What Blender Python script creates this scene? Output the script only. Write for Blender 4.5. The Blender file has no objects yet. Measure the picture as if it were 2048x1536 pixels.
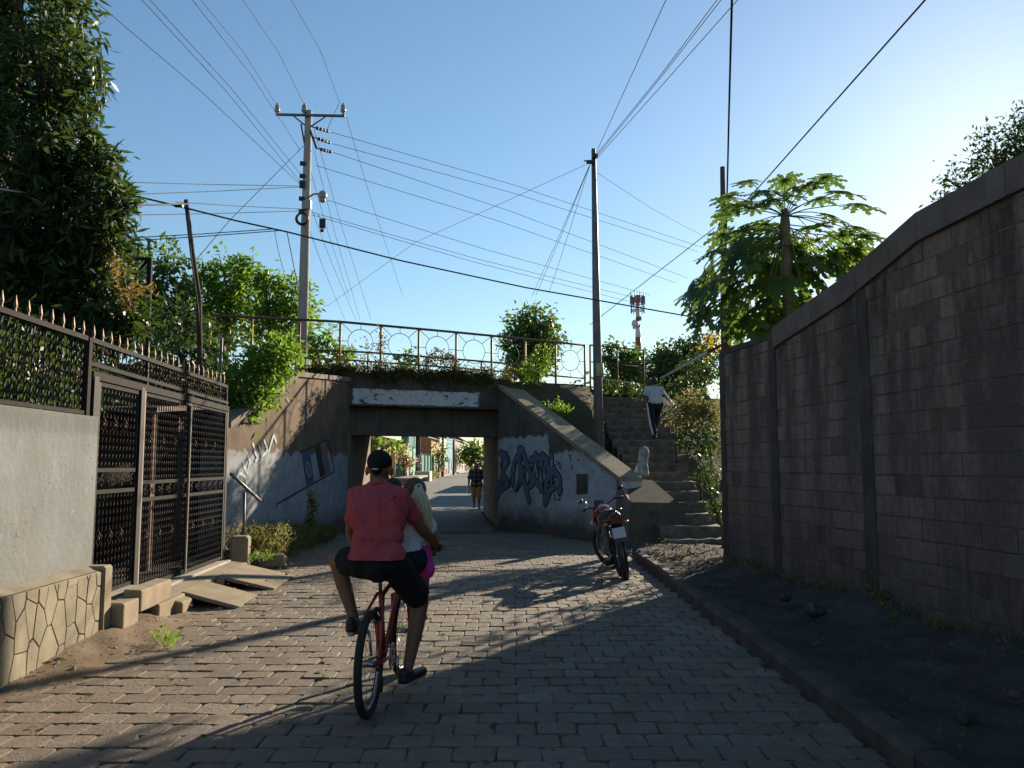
import bpy, bmesh, math, random
import numpy as np
from mathutils import Vector, Matrix
random.seed(7); rng = np.random.default_rng(7)
S = bpy.context.scene
COL = S.collection

# ------------------------------------------------------------------ camera, sky, sun, exposure
CAMZ, F, HOR = 1.62, 1671.0, 930.0
PITCH = math.atan((HOR - 768.0) / F)
cd = bpy.data.cameras.new('camera'); cam = bpy.data.objects.new('camera', cd); COL.objects.link(cam)
cam.location = (0, 0, CAMZ); cam.rotation_euler = (math.pi / 2 + PITCH, 0, 0)
cd.sensor_width = 36.0; cd.lens = 36.0 * F / 2048.0; cd.clip_start = 0.1; cd.clip_end = 6000
S.camera = cam
SUN_AZ, SUN_EL = math.radians(32.0), math.radians(18.3)
w = bpy.data.worlds.new('World'); S.world = w; w.use_nodes = True
wn = w.node_tree.nodes; wl = w.node_tree.links
bg = wn['Background']; sky = wn.new('ShaderNodeTexSky'); sky.sky_type = 'NISHITA'; sky.sun_disc = False
sky.sun_elevation = SUN_EL; sky.sun_rotation = SUN_AZ
sky.air_density = 1.15; sky.dust_density = 0.2; sky.ozone_density = 3.2; sky.altitude = 50
hsv = wn.new('ShaderNodeHueSaturation'); hsv.inputs['Saturation'].default_value = 1.03; hsv.inputs['Hue'].default_value = 0.494
wl.new(sky.outputs[0], hsv.inputs['Color']); wl.new(hsv.outputs[0], bg.inputs[0]); bg.inputs[1].default_value = 0.066
ld = bpy.data.lights.new('sun', 'SUN'); sun = bpy.data.objects.new('sun', ld); COL.objects.link(sun)
ld.energy = 5.0; ld.angle = math.radians(0.53); ld.color = (1.0, 0.86, 0.66)
sdir = Vector((math.sin(SUN_AZ) * math.cos(SUN_EL), math.cos(SUN_AZ) * math.cos(SUN_EL), math.sin(SUN_EL)))
sun.rotation_euler = sdir.to_track_quat('Z', 'Y').to_euler(); sun.location = (20, 30, 20)
S.view_settings.view_transform = 'Standard'; S.view_settings.look = 'None'
S.view_settings.exposure = 1.2; S.view_settings.gamma = 1.0; S.view_settings.use_curve_mapping = False
S.render.engine = 'CYCLES'; S.cycles.max_bounces = 6; S.cycles.diffuse_bounces = 3
S.cycles.transparent_max_bounces = 8; S.cycles.use_denoising = True

# ------------------------------------------------------------------ pixel helpers
def ray(px, py):
    a = (px - 1024.0) / F; b = (768.0 - py) / F
    c, s = math.cos(PITCH), math.sin(PITCH)
    return Vector((a, c - b * s, s + b * c))
def at(px, py, d):
    r = ray(px, py); return Vector((0, 0, CAMZ)) + r * (d / r.y)
def gnd(px, py, z=0.0):
    r = ray(px, py); return Vector((0, 0, CAMZ)) + r * ((z - CAMZ) / r.z)
def hit(px, py, p0, n):
    r = ray(px, py); o = Vector((0, 0, CAMZ))
    return o + r * ((Vector(p0) - o).dot(n) / r.dot(n))
V = Vector

# ------------------------------------------------------------------ object helpers
def tag(o, label=None, cat=None, group=None, kind=None):
    if label: o['label'] = label
    if cat: o['category'] = cat
    if group: o['group'] = group
    if kind: o['kind'] = kind
    return o
def thing(name, label, cat, loc=(0, 0, 0), group=None, rz=0.0):
    o = bpy.data.objects.new(name, None); COL.objects.link(o)
    o.location = loc; o.rotation_euler = (0, 0, rz); o.empty_display_size = 0.2
    return tag(o, label, cat, group)
def wloc(o):
    p = V((0, 0, 0))
    while o is not None:
        p += o.location; o = o.parent
    return p
def link(name, mesh, parent=None, loc=(0, 0, 0)):
    o = bpy.data.objects.new(name, mesh); COL.objects.link(o); o.location = loc
    if parent is not None: o.parent = parent
    return o
def copy_tree(o, parent=None):
    c = o.copy(); COL.objects.link(c); c.parent = parent
    for ch in list(o.children): copy_tree(ch, c)
    return c

class MB:
    def __init__(s): s.v = []; s.f = []; s.sm = []
    def add(s, vs, fs, smooth=False):
        b = len(s.v); s.v.extend([tuple(p) for p in vs])
        for f in fs: s.f.append(tuple(b + i for i in f)); s.sm.append(smooth)
        return s
    def box(s, c, size, rz=0.0, bev=0.0):
        x, y, z = [q / 2 for q in size]; ca, sa = math.cos(rz), math.sin(rz)
        if bev <= 0:
            pts = [(-x,-y,-z),(x,-y,-z),(x,y,-z),(-x,y,-z),(-x,-y,z),(x,-y,z),(x,y,z),(-x,y,z)]
            fs = [(0,3,2,1),(4,5,6,7),(0,1,5,4),(1,2,6,5),(2,3,7,6),(3,0,4,7)]
        else:
            b = min(bev, x * .9, y * .9, z * .9); pts = []
            for zz, i in ((-z, b), (-z + b, 0), (z - b, 0), (z, b)):
                X, Y = x - i, y - i
                pts += [(-X,-Y+b*(i==0),zz),(-X+b*(i==0),-Y,zz),(X-b*(i==0),-Y,zz),(X,-Y+b*(i==0),zz),
                        (X,Y-b*(i==0),zz),(X-b*(i==0),Y,zz),(-X+b*(i==0),Y,zz),(-X,Y-b*(i==0),zz)] if i == 0 else \
                       [(-X,-Y,zz),(-X,-Y,zz),(X,-Y,zz),(X,-Y,zz),(X,Y,zz),(X,Y,zz),(-X,Y,zz),(-X,Y,zz)]
            fs = [(7,6,5,4,3,2,1,0), tuple(range(24, 32))]
            for k in range(3):
                for j in range(8):
                    a, d = k*8+j, k*8+(j+1) % 8; fs.append((a, d, d+8, a+8))
        P = [(c[0]+p[0]*ca-p[1]*sa, c[1]+p[0]*sa+p[1]*ca, c[2]+p[2]) for p in pts]
        return s.add(P, fs)
    def hexa(s, p):      # 8 points: bottom 4 ccw, top 4 ccw
        return s.add(p, [(0,3,2,1),(4,5,6,7),(0,1,5,4),(1,2,6,5),(2,3,7,6),(3,0,4,7)])
    def prism(s, poly, vec, smooth=False):
        n = len(poly); a = [V(p) for p in poly]; b = [p + V(vec) for p in a]
        fs = [tuple(range(n))[::-1], tuple(range(n, 2*n))]
        fs += [(i, (i+1) % n, n+(i+1) % n, n+i) for i in range(n)]
        return s.add(a + b, fs, smooth)
    def tube(s, pts, r, n=8, cap=True, smooth=True, sq=False):
        pts = [V(p) for p in pts]; m = len(pts)
        rs = r if isinstance(r, (list, tuple)) else [r] * m
        vs = []; prev = None
        for i, p in enumerate(pts):
            t = (pts[min(i+1, m-1)] - pts[max(i-1, 0)])
            t = t.normalized() if t.length > 1e-9 else V((0,0,1))
            if prev is None:
                u = t.cross(V((0,0,1)));
                if u.length < 1e-3: u = V((1,0,0))
                u.normalize()
            else:
                u = prev - t * prev.dot(t)
                u = u.normalized() if u.length > 1e-6 else t.orthogonal().normalized()
            prev = u; w_ = t.cross(u)
            for k in range(n):
                a = 2*math.pi*(k + (.5 if sq else 0))/n
                vs.append(p + (u*math.cos(a) + w_*math.sin(a)) * rs[i])
        fs = [(i*n+k, i*n+(k+1) % n, (i+1)*n+(k+1) % n, (i+1)*n+k) for i in range(m-1) for k in range(n)]
        if cap: fs += [tuple(range(n))[::-1], tuple(range((m-1)*n, m*n))]
        return s.add(vs, fs, smooth)
    def ring(s, c, R, r, axis=(1,0,0), n=32, m=8, arc=(0, 2*math.pi)):
        ax = V(axis).normalized(); u = ax.orthogonal().normalized(); w_ = ax.cross(u); vs = []
        full = abs(arc[1]-arc[0]-2*math.pi) < 1e-6; N = n if full else n+1
        for i in range(N):
            a = arc[0] + (arc[1]-arc[0])*i/n; d = u*math.cos(a)+w_*math.sin(a)
            for k in range(m):
                b = 2*math.pi*k/m; vs.append(V(c)+d*(R+r*math.cos(b))+ax*(r*math.sin(b)))
        fs = [(i*m+k, i*m+(k+1) % m, ((i+1) % N)*m+(k+1) % m, ((i+1) % N)*m+k) for i in range(n) for k in range(m)]
        return s.add(vs, fs, True)
    def ball(s, c, r, n=12, m=8, rot=None):
        rx, ry, rz = r if isinstance(r, (list, tuple)) else (r, r, r); vs = []
        for j in range(m+1):
            th = math.pi*j/m
            for k in range(n):
                ph = 2*math.pi*k/n
                p = V((rx*math.sin(th)*math.cos(ph), ry*math.sin(th)*math.sin(ph), rz*math.cos(th)))
                if rot is not None: p = rot @ p
                vs.append(V(c)+p)
        fs = [(j*n+k, (j+1)*n+k, (j+1)*n+(k+1) % n, j*n+(k+1) % n) for j in range(m) for k in range(n)]
        return s.add(vs, fs, True)
    def caps(s, a, b, ra, rb, n=12):
        a, b = V(a), V(b); d = (b-a); L = d.length
        if L < 1e-6: return s.ball(a, ra)
        d.normalize(); pts = []; rs = []
        for k in range(5):
            t = math.pi/2*k/5; pts.append(a - d*ra*math.cos(t)); rs.append(max(ra*math.sin(t), 1e-4))
        for q in range(3): f = q/2; pts.append(a.lerp(b, f)); rs.append(ra+(rb-ra)*f)
        for k in range(4, -1, -1):
            t = math.pi/2*k/5; pts.append(b + d*rb*math.cos(t)); rs.append(max(rb*math.sin(t), 1e-4))
        return s.tube(pts, rs, n)
    def mesh(s, name, mat=None, off=(0, 0, 0)):
        me = bpy.data.meshes.new(name)
        o = V(off); me.from_pydata([tuple(V(p)-o) for p in s.v], [], s.f)
        me.polygons.foreach_set('use_smooth', s.sm)
        if mat: me.materials.append(mat)
        me.update(); return me
    def build(s, name, mat, parent=None, local=False):
        off = V((0,0,0)) if (parent is None or local) else wloc(parent)
        return link(name, s.mesh(name, mat, off), parent)

def remesh(mb, name, mat, voxel=0.012, smooth=6, parent=None):
    me = mb.mesh(name + '_src'); o = bpy.data.objects.new('tmp', me); COL.objects.link(o)
    m = o.modifiers.new('r', 'REMESH'); m.mode = 'VOXEL'; m.voxel_size = voxel; m.use_smooth_shade = True
    if smooth:
        m2 = o.modifiers.new('s', 'SMOOTH'); m2.iterations = smooth; m2.factor = 0.5
    dg = bpy.context.evaluated_depsgraph_get(); dg.update()
    out = bpy.data.meshes.new_from_object(o.evaluated_get(dg))
    bpy.data.objects.remove(o); bpy.data.meshes.remove(me)
    out.name = name; out.materials.clear(); out.materials.append(mat)
    out.polygons.foreach_set('use_smooth', [True]*len(out.polygons))
    if parent is not None: out.transform(Matrix.Translation(-wloc(parent)))
    return link(name, out, parent)

# ------------------------------------------------------------------ materials
def rgb(r, g, b): return (r, g, b, 1.0)
class NT:
    def __init__(s, name):
        s.m = bpy.data.materials.new(name); s.m.use_nodes = True; s.t = s.m.node_tree
        s.n = s.t.nodes; s.b = s.n['Principled BSDF']; s.out = s.n['Material Output']
        s.tc = s.n.new('ShaderNodeTexCoord')
    def l(s, a, b): s.t.links.new(a, b)
    def val(s, x, sock):
        if isinstance(x, (int, float)): sock.default_value = x
        elif isinstance(x, tuple): sock.default_value = x
        else: s.l(x, sock)
    def noise(s, scale, detail=5, rough=.6, vec=None, sc=None):
        v = vec or s.tc.outputs['Object']
        if sc:
            mp = s.n.new('ShaderNodeMapping'); mp.inputs['Scale'].default_value = sc; s.l(v, mp.inputs[0]); v = mp.outputs[0]
        n = s.n.new('ShaderNodeTexNoise'); n.inputs['Scale'].default_value = scale
        n.inputs['Detail'].default_value = detail; n.inputs['Roughness'].default_value = rough
        s.l(v, n.inputs['Vector']); return n.outputs['Fac']
    def ramp(s, x, a, b, lo=0.0, hi=1.0):
        r = s.n.new('ShaderNodeMapRange'); r.inputs[1].default_value = a; r.inputs[2].default_value = b
        r.inputs[3].default_value = lo; r.inputs[4].default_value = hi; s.l(x, r.inputs[0]); return r.outputs[0]
    def mix(s, f, a, b):
        m = s.n.new('ShaderNodeMix'); m.data_type = 'RGBA'
        s.val(f, m.inputs[0]); s.val(a, m.inputs[6]); s.val(b, m.inputs[7]); return m.outputs[2]
    def math(s, op, a, b=0.0):
        m = s.n.new('ShaderNodeMath'); m.operation = op; s.val(a, m.inputs[0]); s.val(b, m.inputs[1]); return m.outputs[0]
    def sep(s, v=None):
        x = s.n.new('ShaderNodeSeparateXYZ'); s.l(v or s.tc.outputs['Object'], x.inputs[0]); return x.outputs
    def rand(s):
        g = s.n.new('ShaderNodeNewGeometry'); o = s.n.new('ShaderNodeObjectInfo')
        return s.math('FRACT', s.math('ADD', g.outputs['Random Per Island'], o.outputs['Random']))
    def bump(s, h, strength=.4, dist=.02):
        b = s.n.new('ShaderNodeBump'); b.inputs['Strength'].default_value = strength; b.inputs['Distance'].default_value = dist
        s.l(h, b.inputs['Height']); s.l(b.outputs[0], s.b.inputs['Normal'])
    def done(s, col, rough=.85, metal=0.0, spec=.3):
        s.val(col, s.b.inputs['Base Color']); s.val(rough, s.b.inputs['Roughness'])
        s.b.inputs['Metallic'].default_value = metal; s.b.inputs['Specular IOR Level'].default_value = spec
        return s.m
def mat(name, c1, c2=None, scale=4.0, rough=.85, metal=0.0, bump=.25, bscale=40, spec=.3, streak=None, rnd=0.0, bdist=.01):
    t = NT(name); c2 = c2 or tuple(x*.7 for x in c1)
    f = t.ramp(t.noise(scale), .3, .7); col = t.mix(f, rgb(*c1), rgb(*c2))
    if streak:
        sfac = t.ramp(t.noise(3.0, 6, .65, sc=(2.5, 2.5, .22)), .5, .72)
        col = t.mix(t.math('MULTIPLY', sfac, .75), col, rgb(*streak))
    if rnd > 0:
        hs = t.n.new('ShaderNodeHueSaturation'); t.l(col, hs.inputs['Color'])
        t.l(t.ramp(t.rand(), 0, 1, 1-rnd, 1+rnd), hs.inputs['Value']); col = hs.outputs[0]
    if bump: t.bump(t.noise(bscale, 6, .7), bump, bdist)
    return t.done(col, rough, metal, spec)
def flat(name, c, rough=.6, metal=0.0, spec=.4, var=.15, scale=12):
    return mat(name, c, tuple(x*(1-var) for x in c), scale, rough, metal, 0.08, 60, spec)
def leafmat(name, c1, c2, tr, trw=.42, rough=.42, c3=None, p3=.0):
    t = NT(name); r = t.rand(); col = t.mix(r, rgb(*c1), rgb(*c2))
    tcol = t.mix(r, rgb(*tr), rgb(*[x*.65 for x in tr]))
    if c3:
        k = t.math('GREATER_THAN', t.math('FRACT', t.math('MULTIPLY', r, 37.7)), 1-p3)
        col = t.mix(k, col, rgb(*c3)); tcol = t.mix(k, tcol, rgb(*[min(1, x*1.4) for x in c3]))
    t.done(col, max(rough, .45), 0, .22)
    tl = t.n.new('ShaderNodeBsdfTranslucent'); t.l(tcol, tl.inputs[0])
    mx = t.n.new('ShaderNodeMixShader'); mx.inputs[0].default_value = trw
    t.l(t.b.outputs[0], mx.inputs[1]); t.l(tl.outputs[0], mx.inputs[2]); t.l(mx.outputs[0], t.out.inputs[0])
    return t.m

m_bank = mat('bank_soil', (.085,.07,.045), (.05,.05,.025), 2.2, .95, 0, .8, 14, .1, bdist=.04)
m_dirt = mat('dirt', (.22,.165,.11), (.12,.085,.056), 3, .95, 0, .6, 25, .15, bdist=.02)
m_ground = mat('ground_soil', (.17,.13,.085), (.10,.085,.05), .6, .95, 0, .4, 8, .1)
m_sand = mat('joint_sand', (.10,.08,.06), (.065,.052,.04), 6, .95, 0, .4, 60, .1)
def paver_mat():
    t = NT('paver_concrete'); r = t.rand()
    geo = t.n.new('ShaderNodeNewGeometry'); pos = geo.outputs['Position']
    a = t.mix(r, rgb(.172,.133,.098), rgb(.275,.218,.158))
    n1 = t.ramp(t.noise(.9, 4, .6, vec=pos), .42, .68); a = t.mix(t.math('MULTIPLY', n1, .7), a, rgb(.125,.098,.072))
    n3 = t.ramp(t.noise(7, 5, .7, vec=pos), .42, .62); a = t.mix(t.math('MULTIPLY', n3, .5), a, rgb(.125,.104,.086))
    n2 = t.ramp(t.noise(60, 4, .7, vec=pos), .35, .65); a = t.mix(t.math('MULTIPLY', n2, .45), a, rgb(.125,.105,.088))
    x = t.sep(pos); dirt = t.math('ADD', x[0], t.math('MULTIPLY', t.noise(1.6, 4, .6, vec=pos), 1.6))
    a = t.mix(t.ramp(dirt, -1.6, -2.7, 0, .8), a, rgb(.21,.16,.11))
    t.bump(t.math('ADD', t.noise(28, 5, .7, vec=pos), t.math('MULTIPLY', t.noise(120, 3, .7, vec=pos), .5)), 1.0, .016)
    return t.done(a, t.ramp(t.noise(9, 4, .6, vec=pos), .3, .7, .62, .85), 0, .28)
m_paver = paver_mat()
m_asph = mat('asphalt_worn', (.15,.14,.125), (.10,.095,.088), 1.2, .82, 0, .4, 90, .35)
m_walk = mat('sidewalk_earth', (.105,.088,.072), (.05,.042,.034), 3.0, .95, 0, 1.0, 22, .1, bdist=.03)
m_kerb = mat('kerb_concrete', (.115,.092,.078), (.05,.036,.032), 3, .92, 0, .5, 35, .2)
def block_mat():
    t = NT('concrete_block'); g = t.n.new('ShaderNodeNewGeometry'); pos = g.outputs['Position']
    a = t.mix(t.rand(), rgb(.275,.19,.15), rgb(.215,.152,.122)); x = t.sep(pos)
    a = t.mix(t.math('MULTIPLY', t.ramp(t.noise(14, 6, .7, vec=pos), .35, .7), .6), a, rgb(.10,.08,.072))
    a = t.mix(t.ramp(t.noise(5.5, 6, .7, vec=pos, sc=(1,1,1.8)), .58, .66, 0, .55), a, rgb(.26,.215,.19))
    st = t.ramp(t.noise(1.6, 6, .65, vec=pos, sc=(1.5,1.5,.35)), .42, .58); up = t.ramp(x[2], 1.0, 3.4, .45, 1.0)
    a = t.mix(t.math('MULTIPLY', t.math('MULTIPLY', st, up), .85), a, rgb(.045,.036,.034))
    a = t.mix(t.ramp(t.math('ADD', x[2], t.math('MULTIPLY', t.noise(2.5, 5, vec=pos), .9)), 1.5, .55, 0, .7), a, rgb(.085,.07,.055))
    t.bump(t.math('ADD', t.noise(70, 5, .7, vec=pos), t.math('MULTIPLY', t.noise(9, 4, .6, vec=pos), 1.2)), .8, .012); return t.done(a, .95, 0, .1)
m_block = block_mat()
m_mortar = mat('mortar', (.15,.108,.086), (.10,.073,.06), 8, .95, 0, .6, 80, .1, streak=(.05,.042,.036))
m_pil = mat('pilaster_concrete', (.10,.08,.068), (.06,.048,.042), 4, .95, 0, .5, 60, .1, streak=(.045,.04,.035))
m_cap = mat('cap_concrete', (.17,.135,.115), (.11,.085,.072), 3, .9, 0, .4, 40, .15, streak=(.13,.055,.035))
m_conc = mat('old_concrete', (.24,.205,.165), (.15,.125,.10), 2.5, .92, 0, .5, 30, .15, streak=(.075,.06,.048))
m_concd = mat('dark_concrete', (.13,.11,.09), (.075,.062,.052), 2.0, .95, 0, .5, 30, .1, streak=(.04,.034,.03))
m_apron = mat('apron_concrete', (.30,.245,.175), (.20,.16,.11), 3.5, .92, 0, .5, 40, .15)
m_step = mat('step_concrete', (.18,.15,.115), (.07,.058,.045), 5, .92, 0, .6, 30, .15)
m_stone = mat('stone_veneer', (.265,.23,.165), (.15,.128,.09), 3.0, .9, 0, .5, 35, .2, rnd=.07)
m_joint_drain = mat('stone_joint', (.055,.045,.035), None, 8, .95, 0, .3, 60)
def plaster_mat():
    t = NT('plaster_pale'); a = t.mix(t.ramp(t.noise(1.3, 6, .65), .35, .68), rgb(.20,.212,.212), rgb(.15,.157,.154))
    a = t.mix(t.ramp(t.noise(4.5, 6, .7), .52, .75, 0, .7), a, rgb(.165,.16,.14)); a = t.mix(t.ramp(t.noise(2.1, 5, .6, sc=(1,1,.6)), .58, .7, 0, .6), a, rgb(.19,.16,.125))
    a = t.mix(t.ramp(t.noise(11, 6, .7), .60, .72, 0, .5), a, rgb(.32,.33,.32)); x = t.sep(); low = t.math('ADD', x[2], t.math('MULTIPLY', t.noise(3, 6, .7), .8))
    a = t.mix(t.ramp(low, 1.35, .85, 0, .6), a, rgb(.15,.125,.09))
    a = t.mix(t.ramp(t.math('ADD', x[2], t.math('MULTIPLY', t.noise(4, 6, .7, sc=(2,2,.25)), .9)), 2.2, 2.55, 0, .5), a, rgb(.11,.105,.09))
    vo = t.n.new('ShaderNodeTexVoronoi'); vo.feature = 'DISTANCE_TO_EDGE'; vo.inputs['Scale'].default_value = 1.3; nv = t.n.new('ShaderNodeMapping'); t.l(t.tc.outputs['Object'], nv.inputs[0]); ad = t.n.new('ShaderNodeVectorMath'); ad.operation = 'ADD'; nn_ = t.n.new('ShaderNodeTexNoise'); nn_.inputs['Scale'].default_value = 4; t.l(nv.outputs[0], nn_.inputs['Vector']); t.l(nv.outputs[0], ad.inputs[0]); t.l(nn_.outputs['Color'], ad.inputs[1]); t.l(ad.outputs[0], vo.inputs['Vector'])
    crk = t.math('MULTIPLY', t.ramp(vo.outputs['Distance'], .0, .006, 1, 0), t.ramp(t.noise(1.1, 3), .5, .58)); a = t.mix(t.math('MULTIPLY', crk, .75), a, rgb(.07,.06,.05))
    t.bump(t.noise(14, 7, .7), .7, .015); return t.done(a, .9, 0, .15)
m_plaster = plaster_mat()
m_iron = mat('dark_iron', (.024,.018,.017), (.015,.012,.011), 20, .7, 0, .1, 80, .2)
m_ironw = mat('worn_iron_rail', (.024,.019,.018), (.014,.011,.011), 8, .8, 0, .1, 60, .1)
m_gold = mat('gold_paint', (.20,.11,.05), (.10,.055,.028), 20, .55, .3, .1, 60, .4)
m_sill = mat('pale_sill', (.36,.31,.25), (.24,.21,.17), 6, .9, 0, .3, 40)
m_steel = mat('galv_pole', (.17,.175,.18), (.11,.112,.12), 5, .55, .45, .1, 40, .4)
m_cpole = mat('concrete_pole', (.40,.365,.33), (.31,.28,.25), 5, .9, 0, .3, 50, .15, streak=(.24,.21,.185))
m_wood = mat('weathered_wood', (.11,.082,.065), (.06,.045,.036), 8, .9, 0, .5, 30, .15)
m_rust = mat('rusty_steel', (.11,.052,.032), (.07,.04,.03), 7, .8, .1, .4, 40, .2)
m_wire = flat('wire_black', (.03,.031,.036), .8, 0, .1)
m_wirel = flat('wire_grey', (.06,.062,.07), .8, 0, .1)
m_wirep = flat('wire_pale', (.42,.41,.40), .6)
m_porc = flat('porcelain', (.30,.27,.25), .3, 0, .5)
m_black = flat('black_plastic', (.02,.02,.022), .5)
m_yrail = mat('yellow_rail_paint', (.40,.20,.03), (.22,.11,.03), 9, .6, .1, .3, 50, .3, streak=(.12,.055,.025))
m_drail = mat('dark_rail_paint', (.10,.085,.075), (.14,.075,.04), 6, .6, .2, .2, 50, .3)
def wing_mat(name, top, white, dirtc, z0, zs, uoff):
    t = NT(name); o = t.sep()
    base = t.mix(t.ramp(t.noise(2.2), .3, .7), rgb(*top), rgb(*[x*.55 for x in top]))
    sf = t.ramp(t.noise(3.2, 6, .7, sc=(2.6, 2.6, .2)), .5, .7); base = t.mix(t.math('MULTIPLY', sf, .7), base, rgb(*[x*.3 for x in top]))
    wp = t.mix(t.ramp(t.noise(3.5, 6, .65), .35, .72), rgb(*white), rgb(*[x*.62 for x in white]))
    edge = t.math('ADD', o[2], t.math('MULTIPLY', t.math('SUBTRACT', t.noise(3.2, 5, .62, sc=(1.2, 1.2, .8)), .5), .5))
    if uoff: edge = t.math('ADD', edge, t.math('MULTIPLY', t.math('GREATER_THAN', t.math('ADD', o[0], t.math('MULTIPLY', t.noise(4, 3), .12)), uoff), .42))
    m1 = t.ramp(edge, z0-.015, z0+.015, 1, 0)
    chips = t.ramp(t.noise(6, 7, .72), .60, .64, 0, 1); m1 = t.math('MULTIPLY', m1, t.math('SUBTRACT', 1.0, t.math('MULTIPLY', chips, .8)))
    col = t.mix(m1, base, wp)
    m2 = t.ramp(t.math('ADD', o[2], t.math('MULTIPLY', t.math('SUBTRACT', t.noise(2, 5), .5), .8)), zs, zs+.55, 1, 0)
    col = t.mix(t.math('MULTIPLY', m2, .9), col, rgb(*dirtc))
    t.bump(t.noise(26, 7, .7), .55, .015); return t.done(col, .92, 0, .15)
m_wingL = wing_mat('wing_wall_paint_left', (.18,.128,.085), (.31,.32,.325), (.085,.065,.05), 1.86, .18, 0)
m_wingR = wing_mat('wing_wall_paint_right', (.15,.13,.112), (.47,.47,.475), (.075,.058,.045), 2.33, .12, 3.15)
def lintel_mat():
    t = NT('lintel_paint'); o = t.sep()
    base = t.mix(t.ramp(t.noise(3), .3, .7), rgb(.12,.10,.085), rgb(.05,.042,.036))
    wp = t.mix(t.ramp(t.noise(7, 6, .7), .4, .7), rgb(.56,.56,.57), rgb(.40,.40,.40))
    n = t.math('SUBTRACT', t.noise(9, 7, .72), .5)
    e1 = t.ramp(t.math('ADD', o[2], t.math('MULTIPLY', n, .16)), 3.50, 3.52, 1, 0)
    e0 = t.ramp(t.math('ADD', o[2], t.math('MULTIPLY', n, .12)), 3.13, 3.15, 0, 1)
    e2 = t.ramp(t.math('ADD', o[0], t.math('MULTIPLY', n, .3)), .30, .33, 0, 1)
    e3 = t.ramp(t.math('ADD', o[0], t.math('MULTIPLY', n, .7)), 3.62, 3.67, 1, 0)
    chip = t.ramp(t.noise(4.2, 7, .75, sc=(1, 1, 1.6)), .56, .575, 1, 0)
    m = t.math('MULTIPLY', t.math('MULTIPLY', e1, e0), t.math('MULTIPLY', t.math('MULTIPLY', e2, e3), chip))
    t.bump(t.noise(25, 6, .7), .5, .015); return t.done(t.mix(m, base, wp), .9, 0, .15)
m_lintel = lintel_mat()
m_gblack = flat('graffiti_black', (.018,.02,.025), .7)
m_gblue = mat('graffiti_blue', (.075,.12,.165), (.14,.17,.20), 6, .8, 0, .2, 40)
m_gblue2 = mat('flag_blue', (.03,.07,.14), (.05,.09,.16), 6, .8, 0, .2, 40)
m_gred = mat('flag_dull_red', (.19,.10,.13), (.15,.08,.11), 6, .8, 0, .2, 40)
m_gwhite = mat('graffiti_pale', (.48,.55,.60), (.36,.38,.38), 9, .85, 0, .2, 40)
m_bark = mat('bark', (.16,.125,.09), (.085,.065,.05), 7, .95, 0, .8, 22, .1, bdist=.03)
m_pbark = mat('papaya_bark', (.24,.20,.14), (.16,.135,.09), 9, .9, 0, .5, 30, .1)
m_mango = leafmat('mango_leaf', (.015,.034,.010), (.034,.062,.015), (.12,.20,.025), .22, .42, (.07,.075,.02), .06)
m_lime = leafmat('bright_leaf', (.05,.12,.018), (.085,.16,.025), (.25,.42,.04), .45, .45)
m_mid = leafmat('mid_leaf', (.035,.075,.018), (.06,.105,.025), (.17,.29,.04), .38, .45)
m_darkl = leafmat('dark_leaf', (.02,.042,.014), (.04,.07,.02), (.10,.17,.03), .30, .45)
m_papaya = leafmat('papaya_leaf', (.03,.072,.022), (.05,.10,.028), (.19,.31,.045), .38, .45)
m_stalk = flat('papaya_stalk', (.16,.20,.07), .5)
m_yel = leafmat('yellow_leaf', (.42,.28,.03), (.25,.22,.03), (.75,.55,.05), .5, .5)
m_dry = leafmat('dry_leaf', (.17,.095,.045), (.11,.08,.035), (.30,.17,.06), .35, .8, (.06,.10,.02), .45)
m_orange = leafmat('mango_blossom', (.22,.14,.04), (.26,.17,.05), (.42,.28,.06), .35, .7)
m_pinkfl = leafmat('pale_flower_leaf', (.07,.13,.03), (.10,.16,.04), (.25,.36,.06), .4, .5, (.60,.38,.30), .45)
m_weed = leafmat('weed_leaf', (.06,.10,.025), (.12,.13,.04), (.24,.30,.06), .4, .7, (.26,.17,.07), .35)
# ------------------------------------------------------------------ key lines of the place
def FL(x): return 20.5 + .45 * (x + 4.2)                 # front line of the bridge (skewed)
def fl_px(px):                                            # point of that line under an image column
    k = (px - 1024) / F; d = (20.5 + .45*4.2) / (1 - .45*k); return V((k*d, d, 0))
def WX(y): return 3.17 + .134 * (12.6 - y)                # street face of the block wall on the right
def LX(y): return -3.8 - .056 * (y - 6.2)                 # street face of the plastered wall / gate on the left
def nz(x, y, s=1.0, seed=0.0):
    return (math.sin(x*1.7*s+seed)*math.cos(y*1.3*s-seed*2)+math.sin(x*3.9*s+y*2.7*s+seed)*.5+math.sin(y*6.1*s-x*5.3*s)*.25)/1.75
def smooth01(t): t = max(0, min(1, t)); return t*t*(3-2*t)
def grid(name, fn, nu, nv, material, kind='structure', parent=None, smooth=True):
    vs = [fn(i/nu, j/nv) for j in range(nv+1) for i in range(nu+1)]
    fs = [(j*(nu+1)+i, j*(nu+1)+i+1, (j+1)*(nu+1)+i+1, (j+1)*(nu+1)+i) for j in range(nv) for i in range(nu)]
    o = MB().add(vs, fs, smooth).build(name, material, parent)
    if kind and parent is None: o['kind'] = kind
    return o
def struct(name, mb, material):
    o = mb.build(name, material); o['kind'] = 'structure'; return o

# ground sheet to the horizon
g = MB(); g.add([(-2500,-300,-.06),(2500,-300,-.06),(2500,4000,-.06),(-2500,4000,-.06)], [(0,1,2,3)]); struct('ground', g, m_ground)

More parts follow.
